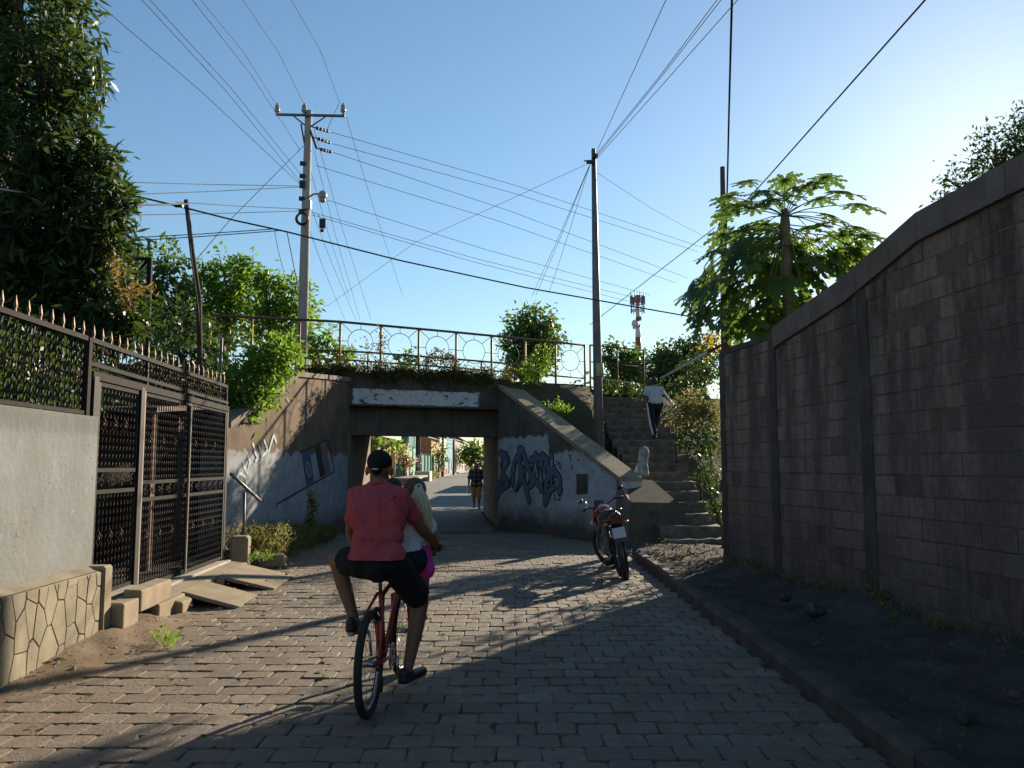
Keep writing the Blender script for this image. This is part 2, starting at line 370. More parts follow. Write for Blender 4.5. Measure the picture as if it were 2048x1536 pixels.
# ------------------------------------------------------------------ paved road
def road_l(y): return -3.22 if y < 13 else -3.22 - .1*(y-13)
def road_r(y): return 2.06 if y < 16.6 else max(-.5, 2.06 - .46*(y-16.6)*1.0)
rb = MB(); ys = [-6, 3, 8, 13, 16.6, 18.5, 20.4]
rb.add([(road_l(y)-.6, y, -.001) for y in ys] + [(road_r(y)+.03, y, -.001) for y in ys],
       [(i, i+len(ys), i+1+len(ys), i+1) for i in range(len(ys)-1)])
road = struct('road', rb, m_sand)
def paver_verts(wd, ht, ch=.022):
    x, y = wd/2, ht/2; o = []
    for z, ins in ((-.035, 0), (.0065, 0), (.012, .006)):
        X, Y = x-ins, y-ins
        o += [(-X+ch,-Y,z),(X-ch,-Y,z),(X,-Y+ch,z),(X,Y-ch,z),(X-ch,Y,z),(-X+ch,Y,z),(-X,Y-ch,z),(-X,-Y+ch,z)]
    f = [tuple(range(16, 24))] + [(k*8+j, k*8+(j+1) % 8, k*8+8+(j+1) % 8, k*8+8+j) for k in range(2) for j in range(8)]
    return o, f
PW, PH = .25, .225
pmeshes = []
for k in range(4):
    vs, fs = paver_verts(PW-.006-.003*(k % 3), PH-.006)
    vs = [(x+random.uniform(-.006,.006), y+random.uniform(-.006,.006), z) for x, y, z in vs]
    pmeshes.append(MB().add(vs, fs).mesh('paver', m_paver))
spots = []
for r_ in range(int((20.3+1)/PH)):
    y = -1 + r_*PH; off = (r_ % 2)*PW/2 + random.uniform(-.012, .012)
    x = road_l(y) - .25 + off
    while x < road_r(y) + .06:
        if x > road_l(y) - .3: spots.append((x, y + .018*math.sin(x*1.1)))
        x += PW
def in_view(x, y):
    if y < 3.5: return False
    px = 1024 + x/y*F; py = HOR + CAMZ/y*F
    return -30 < px < 2078 and py < 1570
vis = sorted([p for p in spots if in_view(*p)], key=lambda p: p[0]**2+p[1]**2)
near = set(vis[:300])
for (x, y) in vis[:300]:
    o = link('paver', random.choice(pmeshes), road, (x, y, random.uniform(-.005, .005) - (.004 if random.random() < .08 else 0)))
    o.rotation_euler = (random.gauss(0, .014), random.gauss(0, .014), random.gauss(0, .022))
pf = MB()
for (x, y) in spots:
    if (x, y) in near: continue
    vs, fs = paver_verts(PW-.008, PH-.006); a = random.gauss(0, .02); tx, ty = random.gauss(0, .012), random.gauss(0, .012); dz = random.uniform(-.005, .005) - (.004 if random.random() < .08 else 0)
    pf.add([(x+p[0]-a*p[1], y+p[1]+a*p[0], p[2]+dz+tx*p[0]+ty*p[1]) for p in vs], fs)
o = pf.build('pavers', m_paver, road); o['kind'] = 'stuff'

# dirt verge along the wall and gate on the left
def verge(u, v):
    y = -4 + 21.5*v; h = .03 + .13*smooth01((y-5.8)/2.2) - .12*smooth01((y-8.6)/.6)
    if y > 13.5: h = .18 + .1*smooth01((y-13.5)/2)
    x0 = -2.75 + .22*nz(0, y*.9, 1, 3) - (.25 if y > 9 else 0)*smooth01((y-9)/3)
    x1 = LX(y) - .35 if y < 13 else LX(13) - .35 - (y-13)*.45
    x = x0 + (x1-x0)*u
    return (x, y, -.045 + (h+.05)*smooth01(u*1.15) + .022*nz(x*3, y*3) + .012*nz(x*9, y*9, 1, 2))
grid('dirt_verge', verge, 26, 190, m_dirt)

# kerb and sidewalk on the right
kb = bpy.data.objects.new('kerb', None); COL.objects.link(kb); kb['kind'] = 'structure'; kb.location = (2.16, 6, 0)
for i in range(17):
    y = -2 + i*1.0
    k = MB().box((0,0,0), (.19+random.uniform(-.02,.02), .985, .24), 0, .035); ko = link('kerb_stone', k.mesh('kerb_stone', m_kerb), kb, V((2.165+random.uniform(-.012,.012), y, .035+random.uniform(-.012,.01)))-kb.location); ko.rotation_euler = (random.gauss(0,.008), random.gauss(0,.03), random.gauss(0,.01))
def walk(u, v):
    y = -4 + 20.8*v; xr = WX(y)-.02 if y < 12.4 else 3.6+(y-12.4)*1.0
    x = 2.24 + (xr-2.24)*u
    b = .12 + .025*nz(x*2, y*2) + .018*nz(x*5, y*4, 1, 3); b += .2*smooth01((u-.45)/.5)*(1 if y < 12.3 else .3)*(.7+.5*nz(x, y*1.7, 1, 5))
    return (x, y, b + .014*nz(x*8, y*8) + .008*nz(x*17, y*19))
grid('sidewalk', walk, 40, 300, m_walk)

# ------------------------------------------------------------------ embankments (behind the wing walls)
def CR(x): return FL(x) + 2.8*smooth01((x-2.0)/.7)*(1-smooth01((x-9)/5))
def bank_r(u, v):
    wv = 11.2*v
    xl = (-.25 + 2.75*min(wv, 5.35)/5.35) if wv <= 5.35 else 2.55 + (wv-5.35)*.22
    x = xl + (55-xl)*u**2.6
    y = CR(x) - wv; sl = .44-.085*smooth01((x-2.1)/.6); z = max(3.85 - sl*wv, -.04) - .55*smooth01(wv/.8)*(1-smooth01((x-xl-.8)/.6))*smooth01((6.2-wv)/1.5)
    st = smooth01((x-2.45)/.25)*(1-smooth01((x-4.35)/.35))
    zs = max(-.06, .3554*(y-16.2) - .16)
    z = z*(1-st) + min(z, zs)*st
    return (x, y, z + .05*nz(x*1.5, y*1.5)*(1-st))
grid('embankment_right', bank_r, 70, 60, m_bank)
def bank_l(u, v):
    wv = 9.0*v; xr = -4.4 - .105*wv
    x = xr - 60*u**2.6; y = FL(x) - wv
    za = 3.82 - .10*wv if wv < 3.4 else 3.48 - .42*(wv-3.4)
    zb = max(3.85 - .8*wv, .05); k = smooth01((xr-.5-x)/.9)
    return (x, y, max(za*(1-k)+zb*k, .05) + .05*nz(x*1.4, y*1.4))
grid('embankment_left', bank_l, 60, 50, m_bank)
TD = V((-.091, 1, 0)).normalized(); UD = V((1, .45, 0)).normalized(); ND = V((.45, -1, 0)).normalized()
def top_l(u, v):
    x = -4.4 - 60*u**2; p = V((x, FL(x), 0)) + TD*(7.2*v); return (p.x, p.y, 3.86 - (3.9 if v > .999 else 0))
grid('embankment_top_left', top_l, 30, 12, m_bank)
def top_r(u, v):
    x = -.15 + 55*u**2; p = V((x, CR(x), 0)) + TD*((7.4-CR(x)+FL(x))*v); return (p.x, p.y, 3.86 - (3.9 if v > .999 else 0))
grid('embankment_top_right', top_r, 30, 12, m_dirt)

# ------------------------------------------------------------------ bridge
PL, PR = V((-4.03, 20.58, 0)), V((-.36, 22.23, 0))
br = thing('underpass_bridge', 'weathered concrete bridge over a low road underpass with painted wing walls', 'bridge', (-2.2, 21.4, 0))
pl0 = fl_px(679) + ND*.02; plen = (fl_px(1024) - fl_px(679)).length
pm = MB().box((plen/2, .19, 3.50), (plen, .38, .84), 0, .02).mesh('parapet_beam', m_lintel)
po = link('parapet_beam', pm, br, pl0 - br.location + V((0,0,0))); po.rotation_euler = (0, 0, math.atan2(UD.y, UD.x))
def slab_pts(a, b, dvec, z0, z1):
    a, b, dvec = V(a), V(b), V(dvec)
    q = [a, b, b+dvec, a+dvec]
    return [p+V((0,0,z0)) for p in q] + [p+V((0,0,z1)) for p in q]
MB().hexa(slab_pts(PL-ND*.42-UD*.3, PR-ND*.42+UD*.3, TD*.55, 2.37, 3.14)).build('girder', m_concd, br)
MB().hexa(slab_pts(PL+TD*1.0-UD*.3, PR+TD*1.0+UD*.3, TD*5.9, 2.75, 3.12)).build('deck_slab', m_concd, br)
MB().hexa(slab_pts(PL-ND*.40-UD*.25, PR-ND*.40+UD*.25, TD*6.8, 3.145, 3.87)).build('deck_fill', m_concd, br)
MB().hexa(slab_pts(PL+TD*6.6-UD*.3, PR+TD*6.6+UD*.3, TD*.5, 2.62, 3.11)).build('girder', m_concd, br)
for P, s in ((PL, -1), (PR, 1)):
    a = P + TD*.0; b = P + UD*s*.55
    pts = slab_pts(a, b, TD*7.1, -.1, 3.1) if s > 0 else slab_pts(b, a, TD*7.1, -.1, 3.1)
    MB().hexa(pts).build('abutment', m_conc, br)
# wing walls
WLa, WLb = PL.copy(), V((-4.62, 13.6, 0)); WLn = V((WLb.y-WLa.y, -(WLb.x-WLa.x), 0)).normalized(); WLn = WLn if WLn.x > 0 else -WLn
WRa, WRb = PR.copy(), V((2.35, 18.1, 0)); WRn = V((WRb.y-WRa.y, -(WRb.x-WRa.x), 0)).normalized(); WRn = WRn if WRn.y < 0 else -WRn
def wing(a, b, n, zprof, th, material, capmat):
    back = -n*th; N = 14; m = MB(); c = MB()
    def zf(f):
        for (f0, z0), (f1, z1) in zip(zprof, zprof[1:]):
            if f <= f1+1e-9: return z0+(z1-z0)*(f-f0)/(f1-f0)
    for i in range(N):
        f0, f1 = i/N, (i+1)/N; p, q = a.lerp(b, f0), a.lerp(b, f1); z0, z1 = zf(f0), zf(f1)
        pts = [p+V((0,0,-.1)), q+V((0,0,-.1)), q+back+V((0,0,-.1)), p+back+V((0,0,-.1)), p+V((0,0,z0)), q+V((0,0,z1)), q+back+V((0,0,z1)), p+back+V((0,0,z0))]
        m.add(pts, [(0,1,5,4)] + ([(3,0,4,7)] if i == 0 else []) + ([(1,2,6,5)] if i == N-1 else []) + [(2,3,7,6)])
    h = V((0,0,.10)); o1 = n*.05
    wo = m.build('wing_wall', material, br)
    for (f0, z0), (f1, z1) in zip(zprof, zprof[1:]):
        c = MB(); p, q_ = a.lerp(b, f0), a.lerp(b, f1); P = [p+o1, q_+o1, q_+back, p+back]; zz = [z0, z1, z1, z0]
        c.hexa([P[i]+V((0,0,zz[i])) for i in range(4)] + [P[i]+V((0,0,zz[i]))+h for i in range(4)]); c.build('coping', capmat, wo)
    return wo
wingL = wing(WLa, WLb, WLn, [(0,3.68),(.54,3.40),(1,2.22)], .45, m_wingL, m_conc)
wingR = wing(WRa, WRb, WRn, [(0,3.68),(1,1.26)], .60, m_wingR, m_apron)
m_endb_shade = mat('end_block_shaded_concrete', (.12,.10,.08), (.07,.058,.046), 4, .95, 0, .6, 30, .1)  # darker than the steps: shade from steps and plants put into the colour
# end block with the painted number
eb = MB(); e0 = WRb + V((-.02, .12, 0))
bl, brr, bk, bkl = V((2.40,17.35,0)), V((3.55,17.25,0)), V((3.15,18.9,0)), V((2.55,18.95,0))
eb.hexa([bl+V((0,0,-.1)), brr+V((.05,-.02,-.1)), bk+V((.1,0,-.1)), bkl+V((-.05,0,-.1)), bl+V((.05,.03,.86)), brr+V((-.12,.05,.84)), bk+V((0,0,1.28)), bkl+V((0,0,1.33))])
endb = eb.build('end_block', m_endb_shade, br)
jb = MB(); jb.hexa([V((2.2,18.05,-.1)), bl+V((.01,.02,-.1)), bkl+V((-.02,0,-.1)), V((2.45,18.7,-.1)), V((2.25,18.1,1.28)), bl+V((.06,.05,.84)), bkl+V((0,-.02,1.32)), V((2.5,18.7,1.5))]).build('end_block_joint', m_conc, br)

# painted marks: flat prints a few millimetres proud of the walls
def ribbon(mb, pts, wd, p0, n, off=.004, inc=.00015, k0=0):
    n = V(n); P = [hit(x, y, p0, n) for x, y in pts]
    for i, p in enumerate(P):
        o = n*(off + inc*(k0+2*i))
        u = n.orthogonal().normalized(); w_ = n.cross(u)
        mb.add([p+o+(u*math.cos(a)+w_*math.sin(a))*wd/2 for a in [2*math.pi*k/8 for k in range(8)]], [tuple(range(8))])
        if i+1 < len(P):
            q = P[i+1]; t = (q-p)
            if t.length < 1e-5: continue
            sdv = t.normalized().cross(n)*wd/2; o2 = n*(off+inc*(k0+2*i+1))
            mb.add([p+o2-sdv, q+o2-sdv, q+o2+sdv, p+o2+sdv], [(0,1,2,3)])
def patch(mb, pts, p0, n, off=.004):
    mb.add([hit(x, y, p0, V(n))+V(n)*off for x, y in pts], [tuple(range(len(pts)))])
def z2p(x0, y0, sc): return lambda L: [(x0+a/sc, y0+b/sc) for a, b in L]
q = z2p(980, 880, 10.24)
bodies = [[(220,260),(330,330),(380,420),(300,560),(250,700),(330,800),(370,920),(230,1010),(140,1180)],
          [(250,830),(190,900),(200,960)], [(330,300),(260,420),(260,620)],
          [(560,340),(500,480),(470,680),(470,880),(540,1000),(620,860),(640,640),(610,420),(560,340)],
          [(600,180),(660,200),(720,360),(760,520)], [(600,180),(610,330)],
          [(760,480),(700,620),(690,820),(730,960),(800,1240)], [(760,480),(820,640),(850,800),(880,900),(780,960)],
          [(940,290),(940,440),(900,620),(880,780),(980,880),(1080,1020)], [(840,400),(1000,380),(1080,310),(1060,480),(1040,700),(1060,900)],
          [(1090,310),(1180,430),(1160,640)], [(1260,310),(1270,480),(1320,640),(1420,760),(1440,860),(1350,930),(1230,1040),(1140,1300)],
          [(1200,720),(1160,860),(1150,1060),(1130,1240)], [(1240,700),(1320,640)], [(1380,900),(1450,1000),(1430,1060)], [(1240,560),(1200,690),(1260,860)]]
gk = MB(); gb = MB(); gw = MB()
for i, L in enumerate(bodies):
    ribbon(gk, q(L), .205, WRa, WRn, .003, .00003, i*20); ribbon(gb, q(L), .145, WRa, WRn, .010, .00003, i*20)
for i, L in enumerate([[(250,480),(240,560)],[(420,780),(420,960)],[(540,480),(540,600)],[(660,340),(690,420)],[(720,540),(730,600)],[(700,700),(710,780)],[(800,820),(790,890)],
          [(870,520),(880,640)],[(1040,560),(1060,600)],[(980,470),(1000,700)],[(1160,590),(1160,680)],[(1230,820),(1240,880)],[(1320,760),(1300,880)],[(1110,880),(1110,1000)],[(620,880),(560,1060)]]):
    ribbon(gk, q(L), .045, WRa, WRn, .021, .00005, i*6)
for i, L in enumerate([[(1350,430),(1410,480),(1360,520)],[(1430,460),(1420,560),(1450,600),(1470,480)],[(1330,1110),(1320,1210),(1380,1230)],[(1400,1100),(1420,1240),(1460,1170)],[(1660,300),(1650,440)],[(1800,420),(1830,390)],[(1700,520),(1680,600)]]):
    ribbon(gk, q(L), .028, WRa, WRn, .004, .0001, i*8)
for i, L in enumerate([[(330,420),(300,520)],[(560,760),(540,900)],[(950,500),(960,640)],[(1050,760),(1060,860)],[(1280,420),(1280,520)],[(1400,820),(1390,900)],[(790,700),(800,760)]]):
    ribbon(gw, q(L), .04, WRa, WRn, .024, .0001, i*6)
for nm, mb_, mm in (('graffiti_outline', gk, m_gblack), ('graffiti_letters', gb, m_gblue), ('graffiti_highlight', gw, m_gwhite)):
    o = mb_.build(nm, mm, wingR); o['kind'] = 'stuff'
dp = MB(); patch(dp, [(1153,948),(1176,948),(1176,988),(1153,989)], WRa, WRn, .005); dp.build('dark_painted_patch', m_concd, wingR)
# flag and lettering on the left wing wall
q = z2p(470, 840, 8.533)
fb = MB(); patch(fb, q([(1130,545),(1275,485),(1345,1050),(1215,1120)]), WLa, WLn, .004); fb.build('flag_blue_band', m_gblue2, wingL)
fk = MB(); patch(fk, q([(1355,440),(1440,405),(1545,930),(1450,985)]), WLa, WLn, .004); fk.build('flag_black_band', m_gblack, wingL)
fr = MB(); patch(fr, q([(1455,400),(1530,365),(1625,890),(1555,925)]), WLa, WLn, .004); fr.build('flag_red_band', m_gred, wingL)
fw = MB(); cc = [(1245+62*math.cos(a)+18*math.sin(a), 840+160*math.sin(a)) for a in [2*math.pi*k/18 for k in range(18)]]
patch(fw, q(cc), WLa, WLn, .008); fw.build('flag_emblem', m_gwhite if False else m_plaster, wingL)
fo = MB()
for i, L in enumerate([[(1100,555),(1280,475),(1580,335),(1620,520),(1690,820),(1690,880)], [(1690,880),(1500,985),(1240,1130),(980,1280),(700,1440)]]): ribbon(fo, q(L), .036, WLa, WLn, .009, .0001, i*20)
for i, L in enumerate([[(1205,760),(1285,930)],[(1275,740),(1235,950)]]): ribbon(fo, q(L), .022, WLa, WLn, .013, .0001, i*8)
ribbon(fo, q(cc+[cc[0]]), .02, WLa, WLn, .0105, .00003)
fo.build('flag_outline', m_gblack, wingL)
lt = MB()
for i, L in enumerate([[(40,960),(80,830)],[(130,720),(210,920),(150,800)],[(60,900),(160,960),(190,1060)],[(270,570),(215,640),(250,700),(210,860)],[(300,410),(370,640)],[(400,430),(420,500)],[(490,350),(550,520),(440,630)],[(650,250),(570,530)],[(650,250),(690,380)],[(320,540),(380,640),(340,700)]]):
    ribbon(lt, q(L), .06, WLa, WLn, .005, .0001, i*10)
lt.build('scrawled_letters', m_gwhite, wingL)
# the painted 2 and bar
np0 = bl+V((0,0,-.1)); nn = (brr+V((.05,-.02,-.1))-np0).cross(bl+V((.05,.03,.86))-np0).normalized(); q = z2p(960, 700, 3.2)
tw = MB()
ribbon(tw, q([(1062,1045),(1080,1018),(1108,1010),(1132,1025),(1136,1055),(1118,1080),(1098,1100),(1094,1112),(1118,1112),(1140,1100)]), .085, np0, nn, .012, .0003)
ribbon(tw, q([(1105,1150),(1188,1143)]), .075, np0, nn, .012, .0003); tw.build('painted_number', m_concd, endb)

# ------------------------------------------------------------------ stairs
stt = thing('concrete_stairs', 'worn concrete steps climbing the bank beside the underpass', 'stairs', (3.5, 16.2, 0))
for k in range(18):
    y = 16.2 + .588*k; z = .209*(k+1)
    xl = 2.95 + (.10 if k < 6 else -.2*smooth01((k-6)/5)); xr = 4.2 + .12*smooth01((k-4)/6)
    xl -= .12; s_ = MB(); N = 10; fr0, fr1, tp0, tp1 = [], [], [], []; ye = y+.72; tl = random.gauss(0,.02)
    for i in range(N+1):
        x = xl+(xr-xl)*i/N; jy = .035*nz(x*4, k*3.1)+random.uniform(-.02,.02)+tl*(x-3.5); jz = random.uniform(-.022,.006)+.012*nz(x*3, k*2.3)
        fr0.append((x, y+jy+.02, -.2)); fr1.append((x, y+jy, z-.045+jz)); tp0.append((x, y+jy+.035, z+jz)); tp1.append((x, ye, z+random.uniform(-.008,.008)))
    M = N+1; fs = [(r*M+i, r*M+i+1, (r+1)*M+i+1, (r+1)*M+i) for r in range(3) for i in range(N)]
    vs = fr0+fr1+tp0+tp1; b0_ = len(vs); vs = vs+[(xl,ye,-.2),(xr,ye,-.2)]
    fs += [(0, M, 2*M, 3*M, b0_), (N, b0_+1, 3*M+N, 2*M+N, M+N), (b0_, b0_+1) + tuple(3*M+i for i in range(N,-1,-1))]
    s_.add(vs, fs); s_.build('step', m_step, stt)
# ------------------------------------------------------------------ concrete block wall on the right
rw = thing('concrete_block_wall', 'tall grey concrete block wall with sloping coping, in shade', 'wall', (WX(8), 8, 0))
wdir = V((-.134, 1, 0)).normalized(); wn_ = V((-1, -.134, 0)).normalized(); wang = math.atan2(wdir.y, wdir.x)
def W(y, z, off=0.0): return V((WX(y), y, z)) + wn_*off
prof = [(-5, 4.12), (3, 4.1), (6.5, 4.03), (7.66, 3.98), (9.0, 3.66), (10.75, 3.40)]
def captop(y):
    for (a, za), (b, zb) in zip(prof, prof[1:]):
        if a <= y <= b: return za + (zb-za)*(y-a)/(b-a)
    return 3.40 if y > 10.75 else 4.12
def capbot(y): return captop(y) - .27 if y < 10.75 else 3.27
core = MB()
ysl = [-5, 3, 6.5, 7.66, 9.0, 10.75]
for a, b in zip(ysl, ysl[1:]):
    core.hexa([W(a,-.1,-.004), W(a,-.1,-.19), W(b,-.1,-.19), W(b,-.1,-.004), W(a,capbot(a)+.02,-.004), W(a,capbot(a)+.02,-.19), W(b,capbot(b)+.02,-.19), W(b,capbot(b)+.02,-.004)])
core.hexa([W(10.75,-.1,-.004), W(10.75,-.1,-.19), W(12.55,-.1,-.19), W(12.55,-.1,-.004), W(10.75,3.26,-.004), W(10.75,3.26,-.19), W(12.55,3.26,-.19), W(12.55,3.26,-.004)])
core.build('mortar', m_mortar, rw)
BLK, BH = .405, .2
std = [MB().box((0,0,0), (BLK-.011-random.uniform(0,.006), .19, BH-.010-random.uniform(0,.004)), 0, .005).mesh('block', m_block) for _ in range(3)]
rest = MB(); L0 = rw.location
yk = 1/ wdir.y
for r_ in range(21):
    z0 = .12 + r_*BH
    s = -5.0/wdir.y + (r_ % 2)*BLK/2
    while s*wdir.y < 12.5:
        ya, yb = s*wdir.y, (s+BLK)*wdir.y; s += BLK
        yb = min(yb, 12.53)
        if ya < 10.75 < yb:
            if yb-10.75 > 10.75-ya: ya = 10.75
            else: yb = 10.75
        if yb-ya < .06: continue
        zt = z0+BH; ca, cb = capbot(ya+.001), capbot(yb-.001)
        if max(ca, cb) < z0+.03: continue
        clipped = zt > min(ca, cb) or (yb-ya) < BLK*wdir.y-.01
        jit = random.gauss(.001, .0035)
        if ya < 5.9:
            if zt > min(ca, cb)+.05: continue
            c = W((ya+yb)/2, z0+BH/2, -.095+jit); rest.box(c, (BLK-.016, .19, BH-.014), wang)
        elif not clipped:
            o = link('block', random.choice(std), rw, W((ya+yb)/2, z0+BH/2, -.095+jit)-L0); o.rotation_euler = (0, random.gauss(0,.006), wang+random.gauss(0,.004))
        else:
            b = MB(); g_ = .007; za, zb = min(zt, ca)-g_, min(zt, cb)-g_
            if za < z0+.02 or zb < z0+.02: za, zb = max(za, z0+.012), max(zb, z0+.012)
            A, Bq = ya+g_, yb-g_
            b.hexa([W(A,z0+g_,jit), W(A,z0+g_,-.19+jit), W(Bq,z0+g_,-.19+jit), W(Bq,z0+g_,jit), W(A,za,jit), W(A,za,-.19+jit), W(Bq,zb,-.19+jit), W(Bq,zb,jit)])
            b.build('block', m_block, rw)
o = rest.build('blocks', m_block, rw); o['kind'] = 'stuff'
for (a, za), (b, zb) in zip(prof, prof[1:]):
    c = MB(); e = .004
    c.hexa([W(a+e,za-.27,.045), W(a+e,za-.27,-.24), W(b-e,zb-.27,-.24), W(b-e,zb-.27,.045), W(a+e,za,.045), W(a+e,za,-.24), W(b-e,zb,-.24), W(b-e,zb,.045)])
    c.build('coping', m_cap, rw)
c = MB(); c.hexa([W(10.75,3.27,.01), W(10.75,3.27,-.2), W(12.62,3.27,-.2), W(12.62,3.27,.01), W(10.75,3.33,.01), W(10.75,3.33,-.2), W(12.62,3.36,-.2), W(12.62,3.36,.01)]); c.build('coping', m_pil, rw)
for y, zt, wd in ((8.69, None, .2), (10.84, 3.27, .18), (12.54, 3.27, .16)):
    zt = zt or capbot(y)-.002; c = W(y, zt/2, .008-.1)
    MB().box((c.x, c.y, zt/2), (wd, .235, zt), wang, .01).build('pilaster', m_pil, rw)

# ------------------------------------------------------------------ plastered wall with stone foot on the left
lw = thing('plastered_wall', 'pale patchy plastered garden wall on a stone veneer base', 'wall', (LX(5), 5, 0))
def L(y, z, off=0.0): return V((LX(y) + off, y, z))
YE = 7.86
m_ = MB(); m_.hexa([L(-5,.3,-.2), L(-5,.3,0), L(YE,.3,0), L(YE,.3,-.2), L(-5,2.055,-.2), L(-5,2.055,0), L(YE,2.07,0), L(YE,2.07,-.2)]); m_.build('plaster_face', m_plaster, lw)
m_ = MB(); m_.hexa([L(-5,-.1,-.19), L(-5,-.1,.135), L(YE-.12,-.1,.135), L(YE-.12,-.1,-.19), L(-5,.72,-.19), L(-5,.72,.135), L(YE-.12,.665,.135), L(YE-.12,.665,-.19)]); m_.build('stone_joints', m_joint_drain, lw)
# slanted plaster ledge over the stones
m_ = MB(); m_.hexa([L(-5,.70,.01), L(-5,.70,.146), L(YE-.10,.645,.146), L(YE-.10,.645,.01), L(-5,.75,.01), L(-5,.715,.135), L(YE-.10,.66,.135), L(YE-.10,.70,.01)]); m_.build('ledge', m_stone, lw)
m_ = MB().box((LX(YE)+.03, YE-.03, .30), (.3, .17, .80), 0, .02); m_.build('end_post', m_apron, lw)
# irregular veneer stones: Voronoi cells
def clip(poly, a, b):
    mx, my = (a[0]+b[0])/2, (a[1]+b[1])/2; nx, ny = b[0]-a[0], b[1]-a[1]; out = []
    for i in range(len(poly)):
        p, q_ = poly[i], poly[(i+1) % len(poly)]
        dp, dq = (p[0]-mx)*nx+(p[1]-my)*ny, (q_[0]-mx)*nx+(q_[1]-my)*ny
        if dp <= 0: out.append(p)
        if dp*dq < 0:
            t = dp/(dp-dq); out.append((p[0]+(q_[0]-p[0])*t, p[1]+(q_[1]-p[1])*t))
    return out
random.seed(21); sites = []
sx, sy = .17, .30
for i in range(int((YE-2.9)/sx)):
    for j in range(3):
        sites.append(((2.95+i*sx+random.uniform(-.07,.07))*1.8, .03+j*.31+(i % 2)*.15+random.uniform(-.09,.09)))
for i, s_ in enumerate(sites):
    poly = [(2.85*1.8,-.05),((YE-.125)*1.8,-.05),((YE-.125)*1.8,.655),(2.85*1.8,.70)]
    for j, t_ in enumerate(sites):
        if j != i and abs(t_[0]-s_[0]) < 1.3: poly = clip(poly, s_, t_)
        if len(poly) < 3: break
    if len(poly) < 3: continue
    poly = [(p[0]/1.8+.018*math.sin(p[1]*9+p[0]), p[1]) for p in poly]
    cx, cy = sum(p[0] for p in poly)/len(poly), sum(p[1] for p in poly)/len(poly)
    def ins(p, dd):
        vx, vy = p[0]-cx, p[1]-cy; l_ = math.hypot(vx, vy)+1e-6; k_ = max(.3, 1-dd/l_); return (cx+vx*k_, cy+vy*k_)
    n = len(poly); d0 = random.uniform(.0, .012); b = MB()
    r0 = [L(*ins(p, .005), .13) for p in poly]; r1 = [L(*ins(p, .006), .143+d0*.4) for p in poly]; r2 = [L(*ins(p, .012), .146+d0*.4) for p in poly]
    b.add(r0+r1+r2, [tuple(range(2*n, 3*n))]+[(k*n+q_, k*n+(q_+1) % n, (k+1)*n+(q_+1) % n, (k+1)*n+q_) for k in range(2) for q_ in range(n)])
    b.build('stone', m_stone, lw)
random.seed(5)

# ------------------------------------------------------------------ iron fence over the wall and gate
def twisted(h, r=.0075, pitch=.16):
    n = max(8, int(h/pitch*4)); m = MB(); vs = []
    for i in range(n+1):
        for k in range(4):
            a = math.pi/2*k + 2*math.pi*(i*h/n)/pitch/2; vs.append((r*1.25*math.cos(a), r*1.25*math.sin(a), h*i/n))
    m.add(vs, [(i*4+k, i*4+(k+1) % 4, i*4+4+(k+1) % 4, i*4+4+k) for i in range(n) for k in range(4)]); return m
def finial_mesh():
    m = MB(); prof_ = [(.010,0),(.016,.012),(.008,.022),(.022,.045),(.018,.07),(.003,.135)]
    vs = [(r_*math.cos(2*math.pi*k/6), r_*.6*math.sin(2*math.pi*k/6), z) for r_, z in prof_ for k in range(6)]
    m.add(vs, [(i*6+k, i*6+(k+1) % 6, i*6+6+(k+1) % 6, i*6+6+k) for i in range(5) for k in range(6)], True); return m.mesh('finial', m_gold)
def rosette_mesh():
    m = MB()
    for z, s in ((-.03,1),(.03,-1)):
        for a in (0, math.pi/2, math.pi, 1.5*math.pi):
            m.add([(0,0,z+.05*s*-1), (.022*math.cos(a-.5),.022*math.sin(a-.5),z), (0,0,z+.03*s), (.03*math.cos(a),.03*math.sin(a),z+.008*s)], [(0,1,2,3)])
    m.ball((0,0,0), (.013,.013,.02), 6, 4); return m.mesh('rosette', m_gold)
fin, ros = finial_mesh(), rosette_mesh()
def at_line(mesh, name, parent, y, z, off=0.0):
    o = link(name, mesh, parent, L(y, z, off) - wloc(parent)); o.rotation_euler = (0,0,math.pi/2); return o
fence = thing('iron_fence', 'dark iron fence with gold spear tips standing on the plastered wall', 'fence', (LX(5), 5, 2.06))
fy0, fy1 = 2.6, 7.74
XO = -.10
def bar_seg(name, mat_, parent, y0, y1, z0, z1, w=.035, off=XO):
    m = MB(); h = w/2
    m.hexa([L(y0,z0-h,off-h), L(y0,z0-h,off+h), L(y1,z1-h,off+h), L(y1,z1-h,off-h), L(y0,z0+h,off-h), L(y0,z0+h,off+h), L(y1,z1+h,off+h), L(y1,z1+h,off-h)]); return m.build(name, mat_, parent)
bar_seg('top_rail', m_ironw, fence, fy0, fy1, 2.80, 2.80, .045); bar_seg('bottom_rail', m_ironw, fence, fy0, fy1, 2.095, 2.105, .035)
bm_ = twisted(.68).mesh('bar', m_iron); n = int((fy1-fy0)/.098)
for i in range(n):
    y = fy1 - .06 - i*.098; at_line(bm_, 'bar', fence, y, 2.11, XO)
    if i % 2 == 0: at_line(fin, 'finial', fence, y, 2.822, XO)
    if i % 3 == 1: at_line(ros, 'rosette', fence, y, 2.42, XO)
MB().box((LX(7.78)+XO, 7.79, 2.43), (.06, .06, .77)).build('post', m_ironw, fence)

